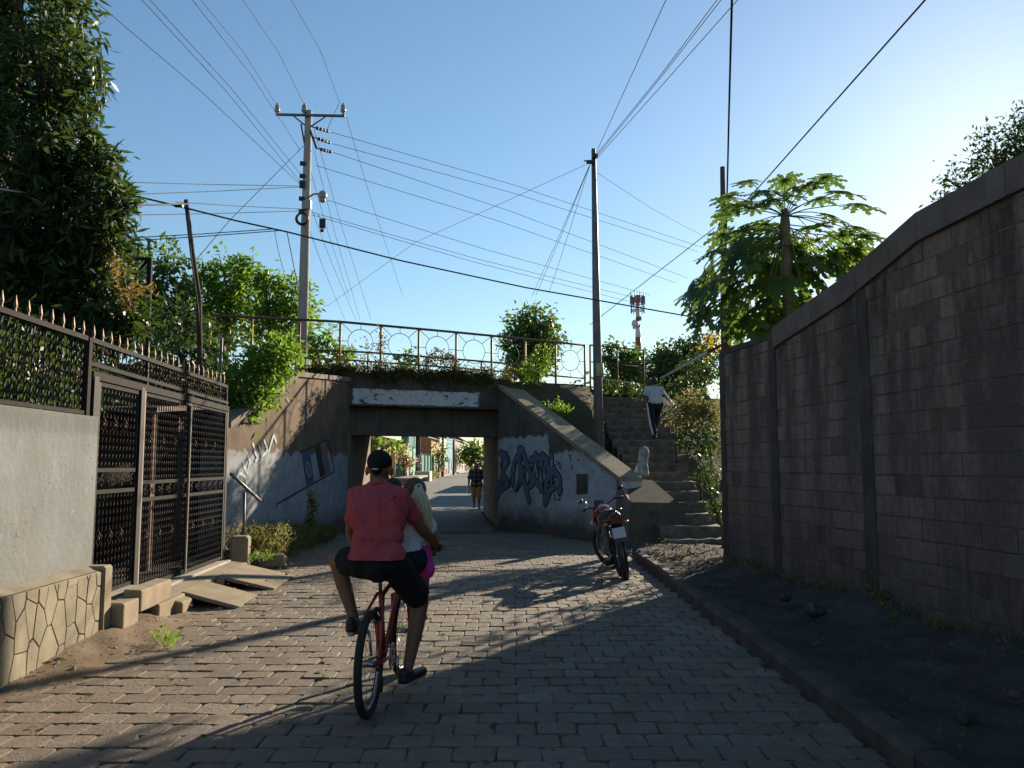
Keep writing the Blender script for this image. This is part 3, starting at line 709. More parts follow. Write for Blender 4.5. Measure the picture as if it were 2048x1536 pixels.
gate = thing('iron_gate', 'dark iron gate with scrollwork band, spear tips and gold rosettes', 'gate', (LX(10), 10, .25))
GY = dict(p0=7.92, d0=8.06, p1=9.02, g0=9.14, gm=10.72, g1=12.36)
for y, w_, zt in ((GY['p0'], .09, 2.46), (9.08, .09, 2.46), (12.40, .06, 2.46)): MB().box((LX(y)+XO, y, (.2+zt)/2), (w_, w_, zt-.2)).build('post', m_iron, gate)
MB().box((LX(7.99)+XO, 7.99, 1.33), (.03,.03,2.2)).build('post_highlight', m_sill, gate)  # pale strips on the dark uprights stand in for edge highlights
MB().box((LX(9.15)+XO+.03, 9.15, 1.33), (.025,.025,2.2)).build('post_highlight', m_sill, gate)
bar_seg('lintel', m_ironw, gate, 7.86, 12.43, 2.47, 2.45, .075); bar_seg('upper_rail', m_ironw, gate, 7.82, 12.43, 2.575, 2.54, .04)
bar_seg('top_rail', m_ironw, gate, 7.82, 12.38, 2.80, 2.78, .045)
MB().box((LX(12.36)+XO, 12.36, 2.63), (.04,.04,.32)).build('end_bar', m_ironw, gate)
tb = twisted(.24, .006).mesh('bar', m_iron)
for i in range(46):
    y = 7.9 + i*.0985; at_line(tb, 'bar', gate, y, 2.55, XO)
    if i % 2 == 0: at_line(fin, 'finial', gate, y, 2.815, XO)
    if i % 3 == 0: at_line(ros, 'rosette', gate, y, 2.68, XO)
def leaf_panel(name, y0, y1, zb, zt, band, nb):
    root = bpy.data.objects.new(name, None); COL.objects.link(root); root.parent = gate; root.location = L(y0, zb, XO) - gate.location
    for y in (y0, y1): MB().box((LX(y)+XO, y, (zb+zt)/2), (.04,.04,zt-zb)).build('stile', m_iron, root)
    for z in (zb+.02, band[0], band[1], zt-.02): bar_seg('rail', m_ironw, root, y0, y1, z, z, .04)
    lo = twisted(band[0]-zb-.06, .0065).mesh('bar', m_iron); hi = twisted(zt-band[1]-.06, .0065).mesh('bar', m_iron)
    for i in range(nb):
        y = y0 + (y1-y0)*(i+.7)/(nb+.4)
        at_line(lo, 'bar', root, y, zb+.04, XO); at_line(hi, 'bar', root, y, band[1]+.02, XO)
    k = 3
    for i in range(k):
        y = y0+(y1-y0)*(i*.8+.5)/(k) ; at_line(ros, 'rosette', root, y, band[1]+.45, XO); at_line(ros, 'rosette', root, y, zb+.55, XO)
    m = int((y1-y0)/.24); bh = band[1]-band[0]
    for i in range(m):
        ya = y0+(y1-y0)*(i+.15)/m; yb = y0+(y1-y0)*(i+.85)/m; sc = MB()
        sc.tube([L(ya,band[0]+.03,XO), L((ya+yb)/2,band[0]+bh*.55,XO), L(yb,band[1]-.03,XO)], .007, 5)
        cy, cz = (ya+yb)/2+.05, band[0]+bh*.38
        sc.tube([L(cy+.045*math.cos(a)*(1-a/9), cz+.045*math.sin(a)*(1-a/9), XO) for a in [k_*.7 for k_ in range(10)]], .006, 5)
        sc.tube([L(cy-.1+.035*math.cos(a)*(1-a/9), cz+.03+.035*math.sin(a)*(1-a/9), XO) for a in [k_*.7 for k_ in range(10)]], .006, 5)
        sc.build('scroll', m_ironw, root)
    return root
leaf_panel('door_leaf', 8.05, 9.02, .36, 2.42, (1.36, 1.57), 11)
leaf_panel('gate_leaf', 9.18, 10.70, .27, 2.42, (1.24, 1.43), 20)
leaf_panel('gate_leaf', 10.75, 12.34, .26, 2.42, (1.24, 1.43), 21)
MB().box((LX(10.72)+XO+.03, 10.72, 1.33), (.02,.02,2.1)).build('meeting_highlight', m_sill, gate)  # pale strip put in as a highlight where the leaves meet

# ------------------------------------------------------------------ threshold, drains and ramps in front of the gate
ap = thing('gate_threshold', 'stained concrete threshold with drain openings and ramps below the iron gate', 'threshold', (LX(10)+.3, 10, 0))
def apbox(name, y0, y1, o0, o1, z0, z1, m=m_apron, z1b=None):
    z1b = z1 if z1b is None else z1b; b = MB()
    b.hexa([L(y0,z0,o0), L(y0,z0,o1), L(y1,z0,o1), L(y1,z0,o0), L(y0,z1,o0), L(y0,z1b,o1), L(y1,z1b,o1), L(y1,z1,o0)]); o = b.build(name, m, ap); bv = o.modifiers.new('bevel', 'BEVEL'); bv.width = .018; bv.segments = 2; return o
apbox('sill', 7.92, 9.04, -.2, .12, .19, .335, m_apron); apbox('sill', 7.92, 8.305, -.2, .12, -.05, .188, m_apron); apbox('sill', 8.805, 9.04, -.2, .12, -.05, .188, m_apron)
apbox('drain_side', 8.2, 8.30, -1.3, -.205, -.05, .15, m_joint_drain); apbox('drain_side', 8.81, 8.90, -1.3, -.205, -.05, .15, m_joint_drain); apbox('drain_back', 8.2, 8.9, -1.4, -1.305, -.05, .15, m_joint_drain); apbox('drain_roof', 8.2, 8.9, -1.4, -.205, .152, .20, m_joint_drain)  # cavity lined in a near-black colour that stands in for deep shade
apbox('sill_top', 7.94, 9.0, -.2, .06, .336, .36, m_sill)
apbox('sill', 9.10, 12.5, -.2, .02, -.05, .235, m_sill)
apbox('drain_jamb', 7.93, 8.305, .125, .29, -.05, .345, m_apron, .335); apbox('pier', 8.308, 9.16, .125, .305, .19, .41, m_apron, .40)
apbox('drain_jamb', 8.80, 9.60, .125, .31, -.05, .188, m_apron)
apbox('apron', 9.25, 12.5, .025, .26, -.05, .215, m_apron, .19)
apbox('apron_front', 9.25, 9.60, .262, .40, -.05, .17, m_apron, .13)
def ramp(y0, y1, o0, o1, z):
    b = MB(); b.hexa([L(y0,z-.05,o0), L(y0,.0,o1), L(y1,.0,o1), L(y1,z-.05,o0), L(y0,z,o0), L(y0,.03,o1+.06), L(y1,.03,o1+.06), L(y1,z,o0)]); o = b.build('ramp', m_apron, ap); bv = o.modifiers.new('bevel', 'BEVEL'); bv.width = .012; bv.segments = 2
ramp(9.62, 10.5, .262, .86, .20); ramp(11.0, 12.3, .262, .95, .20)
apbox('ramp_side', 10.90, 10.995, .262, .36, -.05, .185, m_apron); apbox('ramp_back', 10.3, 10.5, .262, .5, -.05, .10, m_apron)
pt = thing('concrete_gatepost_stub', 'short mossy concrete stub beside the far end of the iron gate', 'post', (LX(12.9), 12.9, 0)); MB().box((LX(12.9)+.06, 12.85, .25), (.26,.26,.6), .1, .03).build('stub', m_apron, pt)
MB().box((LX(13.5)+.40, 13.5, .10), (.42,.4,.22), .3, .05).build('foot', m_apron, pt)

# little handrail past the gate
hr = thing('short_handrail', 'thin grey pipe handrail with one post beside the gate end', 'handrail', at(487,1085,13.3))
MB().tube([at(487,1090,13.3), at(489,985,13.3)], .022, 8).build('post', m_steel, hr); MB().tube([at(462,948,12.9), at(520,1001,13.9)], .026, 8).build('pipe', m_steel, hr)
# ------------------------------------------------------------------ bridge railings with wheel-shaped panels
def rail_y(px):
    P = [(410,627),(430,629),(660,639.5),(900,661),(1100,680.5),(1288,700.5)]
    for (a, ya), (b, yb) in zip(P, P[1:]):
        if px <= b: return ya+(yb-ya)*(px-a)/(b-a)
    return 700.5
def railing(name, label, pxs, shift, top_mat, post_mat, wheels=True, skip=()):
    tops = []
    for px in pxs:
        p = fl_px(px) - ND*.18; zt = at(px, rail_y(px), fl_px(px).y).z; tops.append(V((p.x, p.y, zt)) + TD*shift)
    root = thing(name, label, 'railing', (tops[0].x, tops[0].y, 3.86))
    MB().tube([t for t in tops], .032, 8).build('top_rail', top_mat, root)
    MB().tube([t-V((0,0,.95)) for t in tops], .024, 6).build('bottom_rail', post_mat, root)
    for i, t in enumerate(tops): MB().tube([V((t.x,t.y,3.62)), t], .03, 8).build('post', post_mat, root)
    if wheels:
        for i in range(len(tops)-1):
            if i in skip: continue
            a, b = tops[i], tops[i+1]; c = (a+b)/2 - V((0,0,.475)); ax = (b-a).normalized().cross(V((0,0,1)))
            hw = (b-a).length/2; R = min(.33, hw*.62)
            ro = MB().ring(c, R, .009, ax, 28, 5).build('ring', m_drail, root)
            u = (b-a).normalized(); v = V((0,0,1))
            for k in range(8):
                an = math.pi/4*k; d = u*math.cos(an)+v*math.sin(an)
                if k % 2 == 0: e = (u*math.cos(an)*hw + v*math.sin(an)*.475)
                else: e = u*math.copysign(hw, math.cos(an))*.97 + v*math.copysign(.475, math.sin(an))*.97
                MB().tube([c+d*R, c+e], .008, 5).build('spoke', m_drail, ro)
    return root
railing('bridge_railing', 'front bridge railing with wheel-shaped panels and yellow posts', [415, 500, 597, 680, 763, 840, 916, 988, 1056, 1118, 1177], 0, m_drail, m_yrail)
railing('bridge_railing', 'rear bridge railing seen low behind the front one', [420, 520, 620, 700, 780, 852, 922, 990, 1058, 1120], 5.6, m_drail, m_yrail)
r3 = thing('stair_head_railing', 'plain thin railing behind the steel pole at the top of the steps', 'railing', at(1200,690,26.9)-V((0,0,1.6)))
A, Bq = at(1180,690,26.9), at(1287,700.5,27.5)
MB().tube([A, Bq], .028, 6).build('top_rail', m_drail, r3); MB().tube([A-V((0,0,.55)), Bq-V((0,0,.56))], .02, 6).build('middle_rail', m_drail, r3); MB().tube([A-V((0,0,1.05)), Bq-V((0,0,1.15))], .02, 6).build('bottom_rail', m_wirep, r3)
for f_ in (0, .5, 1): p = A.lerp(Bq, f_); MB().tube([V((p.x,p.y,3.7)), p], .03, 6).build('post', m_rust, r3)

# stair handrail
hr2 = thing('stair_handrail', 'pale pipe handrail slanting down beside the steps', 'handrail', (4.35, 21, 1.9))
MB().tube([at(1328,784,22.0), at(1345,808,21.0), at(1372,847,19.6), at(1402,894,18.2)], .032, 8).build('pipe', m_wirep, hr2)
for px, y0, y1, d in ((1352, 822, 900, 20.8), (1400, 890, 960, 18.3)): MB().tube([at(px, y0, d), V((at(px,y0,d).x, d, at(px,y1,d).z-.6))], .025, 6).build('post', m_rust, hr2)
up = thing('slanting_pipe', 'long pale pipe slanting up above the climbing person', 'pipe', at(1322,757,24.5))
MB().tube([at(1322,757,24.5), at(1416,704,23.5)], .04, 8).build('pipe', m_wirep, up)
MB().tube([at(1416,704,23.5), at(1470,676,23)], .04, 8).build('pipe_end', m_rust, up)
MB().tube([at(1372,729,24), V((at(1372,729,24).x, 24, 3.2))], .035, 6).build('support', m_rust, up)

# ------------------------------------------------------------------ poles
p1 = thing('concrete_utility_pole', 'tapered concrete utility pole with crossarm and coiled cable', 'utility pole', V((at(604,690,24).x, 24, 3.4)))
b0, t0 = V((at(603.5,690,24).x, 24, 3.3)), at(617.5,222,24); D1 = 24
def onp1(py, dx=0.0, dd=0.0): return at(617.5 + (603.5-617.5)*(py-222)/(690-222) + dx, py, D1+dd)
MB().tube([b0, b0.lerp(t0,.5), t0], [.165,.135,.105], 14).build('shaft', m_cpole, p1)
MB().tube([at(552,229,23.85), at(690,232,23.85)], .045, 6, sq=True).build('crossarm', m_steel, p1)
MB().tube([at(586,231,23.85), onp1(256)], .022, 6).build('brace', m_steel, p1); MB().tube([at(654,232,23.85), onp1(256)], .022, 6).build('brace', m_steel, p1)
for px in (554, 608, 686):
    b = at(px, 230, 23.85); s_ = MB()
    s_.tube([b, b+V((0,0,.08)), b+V((0,0,.09)), b+V((0,0,.2)), b+V((0,0,.22)), b+V((0,0,.29)), b+V((0,0,.31)), b+V((0,0,.36))], [.03,.03,.075,.08,.06,.07,.03,.03], 10); s_.build('insulator', m_porc, p1)
MB().tube([onp1(250), at(633,297,23.8)], .035, 6, sq=True).build('bracket', m_rust, p1); MB().tube([at(602,248,23.8), onp1(300,-4)], .025, 6).build('bracket', m_rust, p1)
for y0, x0, y1, x1 in ((253,622,264,661),(274,626,287,664),(296,632,305,666)):
    a, b = at(x0,y0,23.8), at(x1,y1,24.6); s_ = MB(); s_.tube([a,b], .018, 6)
    for k in range(4):
        p = a.lerp(b, .3+.17*k); q_ = a.lerp(b, .33+.17*k); s_.tube([p, q_], .055, 8)
    s_.build('strain_insulator', m_black, p1)
for py in (330, 355, 368, 375, 400, 425): p = onp1(py); MB().box((p.x-.1, p.y-.12, p.z), (.16,.12,.1), .3).build('clamp', m_black, p1)
MB().tube([onp1(396, 2, -.15), at(628,388,23.7), at(638,388,23.6)], .025, 8).build('lamp_arm', m_steel, p1)
lh = at(645,391,23.6); MB().ball(lh, (.13,.12,.15), 10, 8).ball(lh-V((0,0,.13)), (.10,.1,.09), 10, 6).build('lamp_head', m_porc, p1)
MB().ring(at(604,438,23.7), .17, .03, (.1,-1,0), 28, 8).ring(at(605,437,23.66), .155, .02, (.1,-1,.05), 28, 8).build('cable_coil', m_black, p1)
MB().box(onp1(410,3,-.16), (.22,.14,.25)).build('junction_box', m_porc, p1)
bx = thing('cable_splice_box', 'small black box hanging from a wire right of the concrete pole', 'junction box', at(645,448,23.3))
MB().box(at(645,447,23.3), (.18,.14,.26), .2, .02).build('case', m_black, bx); MB().box(at(644,461,23.3), (.1,.1,.08), .2, .01).build('gland', m_black, bx); MB().tube([at(640,437,23.3), at(637,430,23.3)], .012, 5).build('hanger', m_black, bx)

p2 = thing('steel_utility_pole', 'slim grey steel pole rising behind the slanted wing wall', 'utility pole', V((at(1197,890,20.4).x, 20.4, 1.6)))
b0, t0 = V((at(1198.5,900,20.4).x, 20.4, 1.2)), at(1187,298,20.4)
MB().tube([b0, b0.lerp(t0,.55), t0], [.128,.095,.055], 12).build('shaft', m_steel, p2)
p = at(1197.5,740,20.4); MB().tube([p-V((0,0,.16)), p+V((0,0,.16))], .124, 12).build('pale_number_band', mat('pale_band', (.42,.40,.22), (.30,.29,.18), 14, .7), p2)
MB().box(at(1190,312,20.3), (.13,.12,.09)).build('clamp', m_black, p2); MB().box(at(1181,324,20.3), (.2,.1,.07)).build('clamp', m_black, p2); MB().tube([at(1168,322,20.3), at(1182,321,20.3)], .02, 6).build('arm', m_porc, p2)

p3 = thing('rusty_pole', 'rusty slender pole passing up through the papaya leaves', 'utility pole', V((at(1447,800,20.3).x, 20.3, 0)))
MB().tube([V((at(1453,780,20.3).x, 20.3, 0)), at(1452,690,20.3), at(1448,520,20.3)], [.14,.12,.095], 10).build('lower_shaft', m_rust, p3)
MB().tube([at(1448,520,20.3), at(1445,334,20.3)], [.075,.06], 10).build('upper_shaft', m_wood, p3)
MB().box(at(1444,450,20.2), (.16,.14,.1)).build('clamp', m_black, p3)

p4 = thing('leaning_wood_pole', 'thin leaning dark wooden pole with cables behind the gate', 'utility pole', V((at(405,700,14.5).x, 14.5, .1)))
MB().tube([V((at(406,720,14.5).x+.1, 14.5, .1)), at(398,600,14.5), at(384,500,14.5), at(372,400,14.5)], [.055,.05,.045,.04], 8).build('shaft', m_wood, p4)
MB().tube([at(374,420,14.4), at(383,520,14.4), at(396,610,14.4), at(402,690,14.4)], .012, 5).build('cable', m_black, p4)
MB().box(at(358,412,14.3), (.14,.06,.04)).build('clamp', m_black, p4)
p5 = thing('galvanised_post', 'thin pale metal post rising behind the iron gate', 'post', V((at(443,760,14).x, 14, .1))); MB().tube([V((at(443,760,14).x,14,.1)), at(443,676,14)], .025, 6).build('shaft', m_steel, p5)
p6 = thing('dark_steel_frame', 'dark steel post frame half hidden by mango leaves', 'frame', V((at(300,650,13).x,13,.1)))
MB().tube([V((at(298,680,13).x,13,.1)), at(300,516,13)], .045, 6, sq=True).build('post', m_iron, p6); MB().tube([at(300,518,13), at(248,516,14.2)], .03, 6, sq=True).build('beam', m_iron, p6); MB().tube([at(298,518,13), at(268,552,13.6)], .025, 6, sq=True).build('brace', m_iron, p6)

# ------------------------------------------------------------------ wires, each strung between the things it hangs from
def wire(label, pts, r=.012, m=None, sag=0.0, group=None, ext=0.0):
    P = [at(*p) for p in pts]; Q = []
    if ext:
        P = P + [P[-1] + (P[-1]-P[-2])*ext]
    for i in range(len(P)-1):
        n = 14 if (len(P) == 2 or i == len(P)-2) else 8
        for k in range(n): f_ = k/n; Q.append(P[i].lerp(P[i+1], f_) - V((0,0,sag*4*f_*(1-f_))))
    Q.append(P[-1])
    o = MB().tube(Q, r*.78, 5, cap=False).build('overhead_wire', m or m_wire)
    me = o.data; c = V(Q[0]); me.transform(Matrix.Translation(-c)); o.location = c
    tag(o, label, 'wire', group or 'overhead wires'); return o
G = 'overhead wires'
wire('pale sagging cable running out of the mango tree to the leaning pole', [(375,408,14.4),(270,410,13.4),(150,402,12),(0,378,10)], .02, m_wirep, ext=1)
wire('thick black cable crossing in front of the concrete pole', [(262,390,14.6),(375,417,14.4),(470,441,15.3),(575,464,16.2),(800,521,18),(1050,575,19.3),(1390,635,20.3)], .022)
wire('thick black cable hanging almost straight down past the rusty pole', [(1450,690,19.9),(1453,450,18),(1458,230,13.5),(1464,0,10.5)], .022, ext=.6)
wire('thick dark cable slanting from upper sky down to the papaya crown', [(1446,452,20),(1535,355,17),(1690,180,13),(1850,0,10.5)], .018, m_wirel, ext=.6)
wire('blue grey wire slanting down left from the rusty pole', [(1430,455,20.2),(1300,556,24),(1180,650,29)], .014, m_wirel)
for i, (x, y, l) in enumerate([(1332,0,'leftmost thin wire rising from the steel pole top'),(1434,0,'second thin wire rising from the steel pole top'),(1442,0,'third thin wire rising from the steel pole top'),(1468,8,'rightmost thin wire rising from the steel pole top')]):
    wire(l, [(1192,306+4*i,20.3),((1192+x)/2+6-3*(i == 0)*2,(306+y)/2,14.5),(x,y,11)], .009, m_wirel, 0, None, .6)
for i, (x, y, l) in enumerate([(1064,592,'thin wire dropping left from the steel pole, outermost'),(1072,590,'thin wire dropping left from the steel pole, middle'),(1098,586,'thin wire dropping left from the steel pole, inner')]):
    wire(l, [(1181,326,20.3),((1181+x)/2,(326+y)/2+4,26),(x,y,34)], .010, m_wirel)
wire('faint wire from the steel pole slanting far down to the left', [(1178,326,20.3),(1000,408,22.5),(830,485,25),(655,612,29)], .007, m_wirel)
wire('faint wire from the steel pole slanting down to the right', [(1194,345,20.3),(1300,415,24),(1420,480,29)], .007, m_wirel)
for x0, y0, x1, y1, l in [(661,264,1405,495,'upper power line from the concrete pole to the right'),(664,287,1395,503,'second power line from the concrete pole to the right'),(667,305,1375,556,'third power line from the concrete pole to the right'),(632,331,1350,565,'single wire below the three power lines')]:
    wire(l, [(x0,y0,24.6),((x0+x1)/2,(y0+y1)/2-8,30),(x1,y1,38)], .011, m_wirel)
for x0, y0, x1, y1, l in [(648,398,1300,590,'wire leaving the pole beside the street lamp'),(625,425,1280,598,'upper of two telephone wires below the street lamp'),(625,430,1270,606,'lower of two telephone wires below the street lamp')]:
    wire(l, [(x0,y0,23.9),((x0+x1)/2,(y0+y1)/2+6,30),(x1,y1,38)], .011, m_wirel)
for x0, y0, x1, y1, l in [(597,372,245,364,'uppermost service wire running left into the mango tree'),(597,374,262,389,'second service wire running left into the mango tree'),(600,418,352,404,'service wire from the cable coil to the leaning pole'),(600,422,262,430,'wire running level behind the leaning pole'),(545,458,256,476,'low wire from the black cable to the trees'),(560,461,256,482,'lowest wire running left to the trees')]:
    wire(l, [(x0,y0,23.6 if x0 > 590 else 16.0),((x0+x1)/2,(y0+y1)/2+1,20 if x0 > 590 else 15.5),(x1,y1,15)], .012, m_wirel)
wire('guy wire slanting down left from the concrete pole', [(607,292,23.8),(460,440,19),(392,520,16.5)], .013, m_wirel)
for x0, y0, x1, y1, l in [(604,372,188,0,'leftmost line running overhead from the concrete pole'),(602,366,284,0,'second overhead line left of the concrete pole'),(604,352,300,0,'third overhead line left of the concrete pole'),(600,300,385,0,'fourth overhead line left of the concrete pole'),(555,212,402,0,'line rising from the outer left insulator'),(608,208,486,0,'line rising from the middle insulator'),(676,196,583,0,'line rising toward the right insulator')]:
    wire(l, [(x0,y0,23.8),((x0+x1)/2+10,(y0+y1)/2,18.5),(x1,y1,14.5)], .010, m_wirel, 0, None, .7)
wire('loose jumper wire beside the right insulator', [(676,196,23.8),(679,205,23.7),(668,228,23.7),(654,260,23.9)], .009, m_wirel)
for x0, y0, x1, y1, l in [(692,232,806,592,'rightmost line dropping away behind the bridge'),(626,250,742,640,'line dropping away behind the bridge, second from right'),(628,300,720,640,'line dropping away behind the bridge, third from right'),(618,330,700,600,'line dropping away behind the bridge, fourth from right'),(616,400,712,640,'line dropping steeply beside the splice box'),(612,440,690,640,'line dropping steeply from the cable coil')]:
    wire(l, [(x0,y0,24),((x0+x1)/2-3,(y0+y1)/2,33),(x1,y1,48)], .011, m_wirel)
wire('short dark wire dropping from the black cable to the pole foot', [(574,464,16.2),(585,520,18),(597,580,20)], .012)
wire('short frayed wire dropping from the black cable', [(549,460,16),(556,500,17),(568,545,18)], .008)

# ------------------------------------------------------------------ distant mast
TDm = 165
tw_ = thing('cell_tower', 'distant red and white cell mast with antennas above the treetops', 'mast', V((at(1276,700,TDm).x, TDm, 0)))
xm = at(1275,600,TDm).x
def tz(py): return at(1275,py,TDm).z
m_red = flat('mast_red', (.30,.07,.05), .6); m_whi = flat('mast_white', (.62,.62,.64), .6)
segs = [0, 12, tz(700), tz(675), tz(655), tz(635), tz(612), tz(590)]
for i in range(len(segs)-1): MB().tube([(xm,TDm,segs[i]),(xm,TDm,segs[i+1])], [.75-.07*i, .68-.07*i], 12).build('mast_section', m_red if i % 2 == 0 else m_whi, tw_)
MB().ring((xm,TDm,tz(621)), 1.35, .08, (0,0,1), 20, 5).ring((xm,TDm,tz(612)), 1.35, .05, (0,0,1), 20, 5).build('platform', m_steel, tw_)
for k in range(9):
    a = 2*math.pi*k/9; p = V((xm+1.35*math.cos(a), TDm+1.35*math.sin(a), 0)); h = random.choice([0,.4,.9])
    MB().tube([p+V((0,0,tz(627))), p+V((0,0,tz(590)+h))], .07, 6).box((p.x,p.y,(tz(600))), (.32,.32,1.6), a).build('antenna', m_steel, tw_)
for k in range(4): a = math.pi/2*k; MB().tube([(xm,TDm,tz(621)), (xm+1.35*math.cos(a),TDm+1.35*math.sin(a),tz(621))], .06, 5).build('arm', m_red, tw_)
MB().tube([(xm-.2,TDm-.8,tz(649)),(xm-.9,TDm-1.4,tz(649))], [.5,.75], 14).build('dish', m_whi, tw_); MB().tube([(xm-.6,TDm-.8,tz(657)),(xm-1.0,TDm-1.2,tz(657))], [.2,.32], 12).build('dish', m_whi, tw_)
MB().box((xm+.35,TDm-.6,tz(638)), (.5,.5,.8)).build('radio_unit', m_steel, tw_)
# ------------------------------------------------------------------ foliage helpers
def leaf_mesh(name, C, D, Ln, Wd, material, fold=.12, curl=.0):
    n = len(C); Dn = D/np.linalg.norm(D, axis=1, keepdims=True)
    R = rng.normal(size=(n,3)); R[:,2] *= .6; Sd = np.cross(Dn, R); Sd /= np.linalg.norm(Sd, axis=1, keepdims=True)+1e-9
    N = np.cross(Sd, Dn); Lc, Wc = Ln[:,None], Wd[:,None]
    droop = np.zeros((n,3)); droop[:,2] = -curl
    mid = C + Dn*Lc*.48 + N*Wc*0
    tip = C + Dn*Lc + droop*Lc
    a = mid - Sd*Wc*.5 + N*Wc*fold; b = mid + Sd*Wc*.5 + N*Wc*fold
    vs = np.stack([C, a, tip, b], 1).reshape(-1,3).astype(np.float32)
    me = bpy.data.meshes.new(name); me.vertices.add(4*n); me.vertices.foreach_set('co', vs.ravel())
    me.loops.add(4*n); me.loops.foreach_set('vertex_index', np.arange(4*n, dtype=np.int32))
    me.polygons.add(n); me.polygons.foreach_set('loop_start', np.arange(0,4*n,4,dtype=np.int32)); me.polygons.foreach_set('loop_total', np.full(n,4,dtype=np.int32))
    me.materials.append(material); me.update(); me.validate(); return me
def in_lobe(c, r, n, lo=.45):
    d = rng.normal(size=(n,3)); d /= np.linalg.norm(d,axis=1,keepdims=True)
    rad = (lo**3 + (1-lo**3)*rng.random(n))**(1/3); rad *= 1 + .16*np.sin(d[:,0]*5+c[0])*np.sin(d[:,2]*6+c[1]) + .10*rng.normal(size=n)
    return np.array(c) + d*rad[:,None]*np.array(r), d
def clump_leaves(lobes, per, k, spread, ll, lw, droop=.25, lo=.45):
    Cs, Ds = [], []
    for c, r in lobes:
        vol = (r[0]*r[1]*r[2])**(2/3); m = max(4, int(per*vol)); p, d = in_lobe(c, r, m, lo)
        P = np.repeat(p, k, 0); Do = np.repeat(d, k, 0)
        dd = rng.normal(size=P.shape)*.75 + Do*.45; dd[:,2] -= droop
        P = P + rng.normal(size=P.shape)*spread; Cs.append(P); Ds.append(dd)
    C, D = np.concatenate(Cs), np.concatenate(Ds); n = len(C)
    return C, D, ll*rng.uniform(.65,1.25,n), lw*rng.uniform(.7,1.2,n)
def plant(name, label, cat, base, lobes, material, per=60, k=8, spread=.12, ll=.16, lw=.045, droop=.25, trunk=.12, group=None, lo=.45, limbs=True, bark=None, crown='crown'):
    base = V(base); root = thing(name, label, cat, base, group)
    C, D, Ln, Wd = clump_leaves(lobes, per, k, spread, ll, lw, droop, lo)
    me = leaf_mesh(crown, C-np.array(base), D, Ln, Wd, material); link(crown, me, root)
    if trunk > 0:
        cen = sum((V(c) for c, r in lobes), V((0,0,0)))/len(lobes); zmin = min(c[2]-r[2]*.3 for c, r in lobes)
        fork = V((base.x*.6+cen.x*.4, base.y*.6+cen.y*.4, max(base.z+.3, base.z+(zmin-base.z)*.75)))
        MB().tube([base-V((0,0,.15)), base.lerp(fork,.5)+V((trunk*.5,-trunk*.4,0)), fork], [trunk*1.25, trunk, trunk*.85], 10).build('trunk', bark or m_bark, root)
        if limbs:
            for c, r in lobes:
                c = V(c); mid = fork.lerp(c,.55)+V((random.uniform(-.15,.15),random.uniform(-.15,.15),.12)); lb = MB()
                lb.tube([fork, mid, c], [trunk*.6, trunk*.4, trunk*.15], 7)
                for _ in range(4):
                    e = c + V((random.uniform(-.8,.8)*r[0], random.uniform(-.8,.8)*r[1], random.uniform(-.5,.8)*r[2])); lb.tube([mid.lerp(c,random.uniform(.2,.9)), e], [trunk*.22, trunk*.06], 5)
                lb.build('limb', bark or m_bark, root)
    return root
def lob(px, py, d, rx, rz, ry=None):     # lobe centred under a pixel at distance d with pixel radii
    p = at(px, py, d); s = d/F; return ((p.x, p.y, p.z), (rx*s, (ry if ry else (rx+rz)/2)*s, rz*s))

# dark garden hedge showing through the fence bars
plant('garden_hedge', 'dark leafy hedge showing through the fence bars above the plastered wall', 'hedge', (-5.6,8,.1), [((-5.3,6.2,2.0),(.6,1.1,.9)),((-5.6,7.8,2.2),(.7,1.1,1.0)),((-5.8,9.4,2.3),(.7,1.0,1.0)),((-5.6,4.4,2.0),(.7,1.2,.9)),((-5.9,10.6,2.6),(.6,.8,.7))], m_mango, per=300, k=10, spread=.08, ll=.13, lw=.05, trunk=.05)
# big mango tree behind the fence
mg = plant('mango_tree', 'big dark mango tree towering over the iron fence', 'tree', (-7.9, 11.6, 0),
    [lob(40,40,11.3,150,130,120), lob(90,150,10.8,110,100,110), lob(60,290,10.8,130,110,110), lob(160,330,11.2,80,75,80), lob(120,450,11.2,120,90,100), lob(20,480,10.8,110,110,100),
     lob(170,560,11.6,85,75,80), lob(60,610,11.2,110,80,90), lob(-120,180,11.5,150,220,160), lob(-200,480,11.5,170,180,150), lob(215,600,11.4,62,70,60), lob(200,470,11.2,60,60,60), lob(225,400,11.2,40,50,40), lob(10,-120,11.5,170,110,150), lob(245,650,11.4,40,50,45), lob(190,660,11.4,70,40,50)],
    m_mango, per=330, k=12, spread=.06, ll=.22, lw=.05, droop=.55, trunk=.3, lo=.3)
bl_ = np.concatenate([in_lobe(*lob(x,y,11.1,rx,rz), 70, .1)[0] for x, y, rx, rz in ((240,545,22,42),(283,577,36,9),(222,510,10,16),(258,600,14,22))])
link('blossom', leaf_mesh('blossom', bl_-np.array(mg.location), rng.normal(size=bl_.shape), rng.uniform(.05,.13,len(bl_)), rng.uniform(.02,.035,len(bl_)), m_orange), mg)
m_fruit = flat('green_mango', (.07,.09,.03), .5)
for px, py in ((194,217),(207,201),(171,232),(189,200),(200,150)):
    c = at(px,py,10.6); MB().tube([c+V((0,0,.05)), c+V((0,0,.35))], .004, 4).ball(c, (.035,.03,.05), 8, 6).build('mango_fruit', m_fruit, mg)

